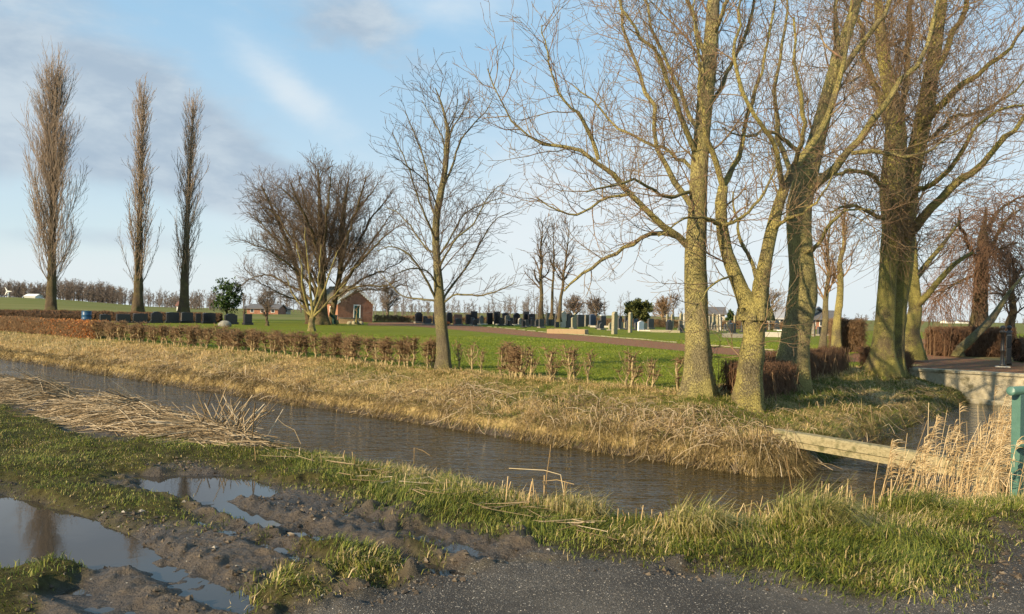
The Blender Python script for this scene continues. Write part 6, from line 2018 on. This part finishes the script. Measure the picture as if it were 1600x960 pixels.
def far_trees(name, px0, px1, n, Y0, Y1, h0, h1, twig, seed, rmul=1.0, zb=None, dens=1.0):
    """a far wood that reads as one mass: many bare crowns, one object"""
    tb = Tubes()
    for k in range(n):
        px = rng.uniform(px0, px1); Y = rng.uniform(Y0, Y1)
        x, _, _ = P(px, 490, Y)
        zg = tz(x, Y)
        H = rng.uniform(h0, h1) * (0.8 + .5 * float(vn(np.array([px * .02]), np.array([seed * 1.0]), seed)[0]))
        W = H * rng.uniform(.4, .7)
        tk = np.array([[(x, Y, zg - .3), (x + rng.normal(0, .2), Y, zg + H * .5), (x + rng.normal(0, .3), Y, zg + H * .9)]])
        tr = np.array([[H * .016, H * .010, H * .004]]) * rmul
        tb.add(tk, tr, 4)
        pm = Y / F
        a, b = spawn(tk, tr, 11 / H * dens, (W * .35, W * .75), 45, (pm * .35, pm * .6), t0=.04, N=4, trop=.08, taper=.5, rmin=pm * .2)
        tb.add(a, b, 3)
        a, b = spawn(a, b, 13 / W * dens, (W * .15, W * .35), 42, (pm * .25, pm * .38), t0=.2, N=3, trop=.05, taper=.4, rmin=pm * .17)
        tb.add(a, b, 3)
    o = tb.build(name, twig)
    o['kind'] = 'stuff'
    return o


far_trees('far_wood', -60, 190, 330, 440, 520, 6, 11, MT['twig_far'], 3, zb=None, dens=1.4)
far_trees('far_wood', 160, 345, 170, 430, 560, 5, 11, MT['twig_far'], 4, dens=1.1)
far_trees('far_treeline', 330, 480, 40, 330, 520, 6, 11, MT['twig_far'], 5)
far_trees('far_treeline', 560, 860, 120, 220, 420, 4.5, 9, MT['twig_far'], 6)
far_trees('far_treeline', 860, 1120, 70, 200, 420, 4, 8, MT['twig_far'], 8)
far_trees('far_treeline', 1120, 1500, 60, 500, 1200, 4, 9, MT['twig_far'], 9)
far_trees('far_treeline', 1480, 1700, 40, 700, 1200, 4, 9, MT['twig_far'], 10)
small_tree('bare_tree', 'bare round-topped tree behind the graves just left of the tall trunk', 1052, 500, 464, 36, 140, 3, MT['bark_dark'], MT['twig_far'], 0, 1.0, 45)
small_tree('bare_tree', 'reddish-brown bare bush tree behind the graves beside the round evergreen', 1036, 500, 477, 40, 150, 3, MT['bark_dark'], MT['twig_red'], 0, 1.4, 45, t0=.1)
small_tree('bare_tree', 'pale round bare bush tree beyond the blue gravestone', 931, 498, 475, 36, 160, 3, MT['bark_dark'], MT['twig_far'], 0, 1.4, 48, t0=.1)
small_tree('bare_tree', 'wide pale bare bush tree beyond the brick-edged plot', 898, 498, 473, 40, 165, 3, MT['bark_dark'], MT['twig_far'], 0, 1.4, 48, t0=.1)
small_tree('bare_tree', 'bare bush tree in front of the farm barn', 418, 498, 458, 40, 180, 3, MT['bark_dark'], MT['twig_far'], 0, 1.2, 48, t0=.15)
small_tree('bare_tree', 'tall bare tree behind the hut, its twigs pale against the sky', 606, 498, 452, 46, 170, 4, MT['bark_dark'], MT['twig_far'], 0, 1.3, 45, t0=.15)
small_tree('bare_tree', 'orange-twigged bare bush right behind the forked tree', 1202, 508, 468, 60, 110, 4, MT['bark_gold'], MT['twig_gold'], 4, 1.2, 50, t0=.3)

# ------------------------------------------------------------------ reeds
def reed_bed():
    tb = Tubes(); pl = []
    n = 1900
    u = rng.uniform(-2.5, 1.4, n) ; v = rng.uniform(8.6, 18.0, n)
    X, Y = xy(u, v)
    _, _, so_, si_ = sds(X, Y)
    k = (so_ > -1.9 + .5 * fbm(X, Y, .8, 2, 4)) & (so_ < 1.3) & (si_ < -.5) & ~((X > 4.9) & (Y < 8.5)) & (rng.random(n) < np.where(so_ < -1.0, .22, np.where(so_ < -.5, .5, 1)))
    X, Y = X[k], Y[k]; n = len(X)
    Z = np.maximum(terrain(X, Y, False), -1.25) - .05
    top = rng.uniform(.10, .55, n)
    L = np.clip(top - Z, .7, 1.9) * rng.uniform(.75, 1.0, n)
    tilt = np.array((.22, .10))[None] + rng.normal(0, .11, (n, 2))
    s = np.linspace(0, 1, 6)
    px_ = X[:, None] + tilt[:, :1] * L[:, None] * s ** 1.4; py_ = Y[:, None] + tilt[:, 1:] * L[:, None] * s ** 1.4
    pz_ = Z[:, None] + L[:, None] * s * .97
    tb.add(np.stack([px_, py_, pz_], -1), np.repeat(rng.uniform(.0035, .006, n)[:, None], 6, 1) * np.linspace(1, .6, 6), 4)
    # plumes: drooping one-sided strands
    idx = np.where(rng.random(n) < .5)[0]
    q = 16
    ii = np.repeat(idx, q)
    tt = rng.uniform(.86, 1.0, len(ii))
    b = np.stack([X[ii] + tilt[ii, 0] * L[ii] * tt ** 1.4, Y[ii] + tilt[ii, 1] * L[ii] * tt ** 1.4, Z[ii] + L[ii] * tt * .97], -1)
    d = np.stack([.75 + rng.normal(0, .25, len(ii)), .15 + rng.normal(0, .3, len(ii)), .35 + rng.normal(0, .25, len(ii))], -1)
    l = rng.uniform(.07, .17, len(ii))[:, None]
    m1 = b + d * l * .5; m2 = b + d * l + np.array((0, 0, -.03)); 
    tb.add(np.stack([b, m1, m2], 1), np.repeat(rng.uniform(.0025, .0045, len(ii))[:, None], 3, 1) * np.array([.8, 1.2, .5]), 3)
    # long dead leaves
    q = 2
    ii = np.repeat(np.arange(n), q)
    tt = rng.uniform(.25, .85, len(ii))
    b = np.stack([X[ii] + tilt[ii, 0] * L[ii] * tt ** 1.4, Y[ii] + tilt[ii, 1] * L[ii] * tt ** 1.4, Z[ii] + L[ii] * tt * .97], -1)
    d = np.stack([.5 + rng.normal(0, .5, len(ii)), rng.normal(0, .5, len(ii)), .35 + rng.normal(0, .3, len(ii))], -1)
    l = rng.uniform(.15, .38, len(ii))[:, None]
    m1 = b + d * l * .5; m2 = b + d * l + np.array((0, 0, -.08))
    tb.add(np.stack([b, m1, m2], 1), np.repeat(rng.uniform(.003, .005, len(ii))[:, None], 3, 1) * np.array([1, 1, .4]), 3)
    o = tb.build('reed_bed', MT['reed']); o['kind'] = 'stuff'


reed_bed()


def stubble(name, lst):
    tb = Tubes()
    for px, py, Y, n, sp, hmin, hmax in lst:
        c = P(px, py, Y)
        x = c[0] + rng.normal(0, sp, n); y = c[1] + rng.normal(0, sp * .5, n)
        z = terrain(x, y)
        L = rng.uniform(hmin, hmax, n)
        t = rng.normal(0, .16, (n, 2)) + (.06, 0)
        s = np.linspace(0, 1, 4)
        tb.add(np.stack([x[:, None] + t[:, :1] * L[:, None] * s, y[:, None] + t[:, 1:] * L[:, None] * s, z[:, None] - .05 + L[:, None] * s], -1), np.repeat(rng.uniform(.003, .0055, n)[:, None], 4, 1) * np.linspace(1, .8, 4), 4)
    o = tb.build(name, MT['reed']); o['kind'] = 'stuff'


stubble('reed_stubble', [(1270, 790, 6.6, 46, .28, .15, .42), (1350, 770, 7.0, 30, .3, .12, .36), (1210, 800, 6.2, 26, .25, .1, .3), (1090, 810, 6.0, 28, .35, .08, .25), (960, 800, 6.2, 24, .35, .06, .2),
                         (850, 780, 6.5, 22, .18, .1, .34), (740, 765, 7.0, 16, .3, .08, .2), (560, 715, 8.2, 16, .5, .06, .2), (640, 735, 7.6, 14, .4, .06, .2), (1430, 765, 7.4, 40, .4, .15, .4), (1520, 765, 7.9, 60, .4, .15, .45)])


def bent_reed(label, pts, Y, r=.0045):
    rows = [P(a, b, Y + (c[0] if c else 0)) for a, b, *c in pts]
    o = Tubes().add(resample(rows, max(4, len(rows) * 3)) if False else np.array(rows), np.linspace(r, r * .7, len(rows)), 5).build('reed_stalk', MT['reed'])
    return tag(o, label, 'reed', 'single reed stalks on the near bank')


bent_reed('tall thin straight reed stalk standing above the near bank over the water', [(852, 786), (854, 745), (861, 696)], 6.6)
bent_reed('broken reed stalk bent at a right angle over the water', [(884, 792), (880, 765), (876, 742), (850, 735), (795, 732)], 6.6)
bent_reed('snapped reed stalk leaning across beside the right-angled one', [(858, 780), (848, 752), (870, 750), (897, 757)], 6.6)
bent_reed('long slim reed stalk leaning left by the grass tussock', [(1243, 795), (1236, 760), (1228, 712)], 6.5)
bent_reed('short reed stalk with folded tip at the water edge below the young tree', [(647, 726), (647, 700), (660, 704), (672, 712)], 7.9)
bent_reed('curled dry weed stem by the cut reeds', [(470, 694), (460, 672), (444, 664), (434, 655)], 8.8, .003)
bent_reed('fallen reed lying on the muddy grass below the puddle strip', [(700, 826), (740, 823), (835, 815)], 5.9)


def reed_heap(label, cu, cv, lu, lv, h, n, dirang, seed, upright=0):
    global rng
    keep = rng; rng = np.random.default_rng(seed)
    cx, cy = xy(cu, cv)
    root = tag(empty('reed_heap', (cx, cy, tz(cx, cy))), label, 'reed heap', 'heaps of cut reeds on the near bank')
    base = np.array((cx, cy, 0.0))
    def top(u, v):
        q = ((u - cu) / lu) ** 2 + ((v - cv) / lv) ** 2
        return h * np.clip(1 - q, 0, 1) ** .8 * (.75 + .9 * (vn(u * 1.4, v * 1.4, seed)))
    # packed inside
    gu, gv = np.meshgrid(np.linspace(cu - lu, cu + lu, 36), np.linspace(cv - lv, cv + lv, 20), indexing='ij')
    X, Y = xy(gu.ravel(), gv.ravel())
    Z = terrain(X, Y) - .03 + top(gu.ravel(), gv.ravel()) * .85
    idx = np.arange(36 * 20).reshape(36, 20)
    q = np.stack([idx[:-1, :-1], idx[1:, :-1], idx[1:, 1:], idx[:-1, 1:]], -1).reshape(-1, 4)
    mesh('packed_reed', np.c_[X, Y, Z] - base - (0, 0, root.location.z), q, mat=MT['heap_core'], parent=root)
    r_ = np.sqrt(rng.random(n)); a = rng.uniform(0, 6.28, n)
    u = cu + lu * r_ * np.cos(a) * 1.12; v = cv + lv * r_ * np.sin(a) * 1.15
    X, Y = xy(u, v)
    Z = terrain(X, Y) + top(u, v) * rng.uniform(.75, 1.08, n) + rng.uniform(.0, .05, n)
    L = .15 + 1.0 * rng.random(n) ** 1.8
    an = dirang + rng.normal(0, .6, n) + (fbm(u, v, .9, 2, seed) * 2.5)
    d = np.stack([np.cos(an), np.sin(an), rng.normal(0, .14, n)], -1)
    # follow the heap's slope
    Xe, Ye = X + d[:, 0] * .3, Y + d[:, 1] * .3
    ue, ve = uv(Xe, Ye)
    d[:, 2] += (terrain(Xe, Ye, False) + top(ue, ve) - terrain(X, Y, False) - top(u, v)) / .3 * .8
    s = np.array([-.5, -.15, .2, .5])[None, :, None]
    pts = np.c_[X, Y, Z][:, None, :] + d[:, None, :] * L[:, None, None] * s
    pts[:, :, 2] -= (np.array([.5, .1, .1, .5])[None] ** 2) * .12 * L[:, None]
    gz_ = terrain(pts[:, :, 0].ravel(), pts[:, :, 1].ravel()).reshape(n, 4)
    ok = np.where(gz_ < -.3, pts[:, :, 2], np.maximum(pts[:, :, 2], gz_ + .005))
    pts[:, :, 2] = ok
    tb = Tubes().add(pts - base - (0, 0, root.location.z), np.repeat(rng.uniform(.002, .0045, n)[:, None], 4, 1), 4)
    if upright:
        m = upright
        x, y = xy(cu + rng.normal(.25, .22, m), cv + rng.normal(.15, .15, m))
        z = terrain(x, y) + .12
        d = np.stack([rng.normal(.25, .5, m), rng.normal(0, .4, m), rng.uniform(.5, 1, m)], -1); d /= np.linalg.norm(d, axis=1, keepdims=True)
        l = rng.uniform(.25, .55, m)[:, None]
        b = np.c_[x, y, z] - base - (0, 0, root.location.z)
        tb.add(np.stack([b, b + d * l * .5, b + d * l], 1), np.repeat(rng.uniform(.004, .008, m)[:, None], 3, 1), 4)
    tb.build('stalks', MT['reed_cut'], root)
    rng = keep


MT['heap_core'] = plain('heap_core', (0.10, 0.072, 0.04), (0.20, 0.15, 0.085), 14.0, .95, .8, 30)
reed_heap('heap of cut reeds at the far left edge of the near bank', -15.4, 5.0, 2.2, .7, .18, 1600, rad(10), 31)
reed_heap('longest heap of cut pale reeds on the near bank', -11.3, 4.85, 1.9, .62, .18, 2600, rad(-8), 32)
reed_heap('heap of cut reeds with bristling upright stubs, nearest to the road', -8.95, 4.95, .85, .42, .15, 1000, rad(-25), 33, 60)
# loose stalks strewn along the bank
n = 150
u = rng.uniform(-13, -3.0, n); v = 4.75 + rng.normal(0, .22, n) + .04 * u * 0
X, Y = xy(u, v); k = (sds(X, Y)[2] > .9); X, Y = X[k], Y[k]; n = len(X)
Z = terrain(X, Y) + rng.uniform(.03, .09, n)
an = rad(-25) + rng.normal(0, .8, n); L = rng.uniform(.1, .42, n)
d = np.stack([np.cos(an), np.sin(an), rng.normal(0, .08, n)], -1)
s = np.array([-.5, 0, .5])[None, :, None]
pt = np.c_[X, Y, Z][:, None, :] + d[:, None, :] * L[:, None, None] * s
pt[:, :, 2] = np.maximum(pt[:, :, 2], terrain(pt[:, :, 0].ravel(), pt[:, :, 1].ravel()).reshape(n, 3) + .02)
Tubes().add(pt, np.repeat(rng.uniform(.0018, .0038, n)[:, None], 3, 1), 4).build('reed_litter', MT['reed_cut'])['kind'] = 'stuff'


def tussock(label, px, py, n, Lr, Wd, seed, straw=.5):
    c = GP(px, py)
    root = tag(empty('grass_tussock', c), label, 'grass tussock', 'grass tussocks on the near bank')
    r = rng.random(n) ** .5 * Wd; a = rng.uniform(0, 6.28, n)
    x, y = r * np.cos(a), r * np.sin(a)
    z = terrain(x + c[0], y + c[1]) - c[2]
    dirn = rad(-60) + rng.normal(0, .75, n)
    blades('blades', x, y, z, rng.uniform(*Lr, n), rng.uniform(.005, .009, n), np.abs(rng.normal(.35, .25, n)), dirn, np.clip(rng.normal(straw, .25, n), 0, 1), MT['tussock'], kind=None, curl=1.3, parent=root)


MT['tussock'] = bladesmat('tussock', [(0, (.07, .11, .018)), (.4, (.17, .19, .04)), (.75, (.34, .30, .11)), (1, (.5, .40, .2))])
tussock('largest pale arching grass tussock on the near bank before the beam', 1262, 828, 1500, (.25, .55), .26, 1, .6)
tussock('low arching yellowish tussock under the broken reeds', 1085, 836, 900, (.2, .42), .24, 2, .7)
tussock('straw-coloured tussock below the tall thin reed stalk', 900, 808, 800, (.16, .36), .26, 3, .8)
tussock('small green and straw tussock at the foot of the railing', 1570, 785, 900, (.18, .4), .28, 4, .55)
tussock('rounded green tussock nearest the road bend', 1420, 800, 800, (.18, .38), .25, 5, .35)
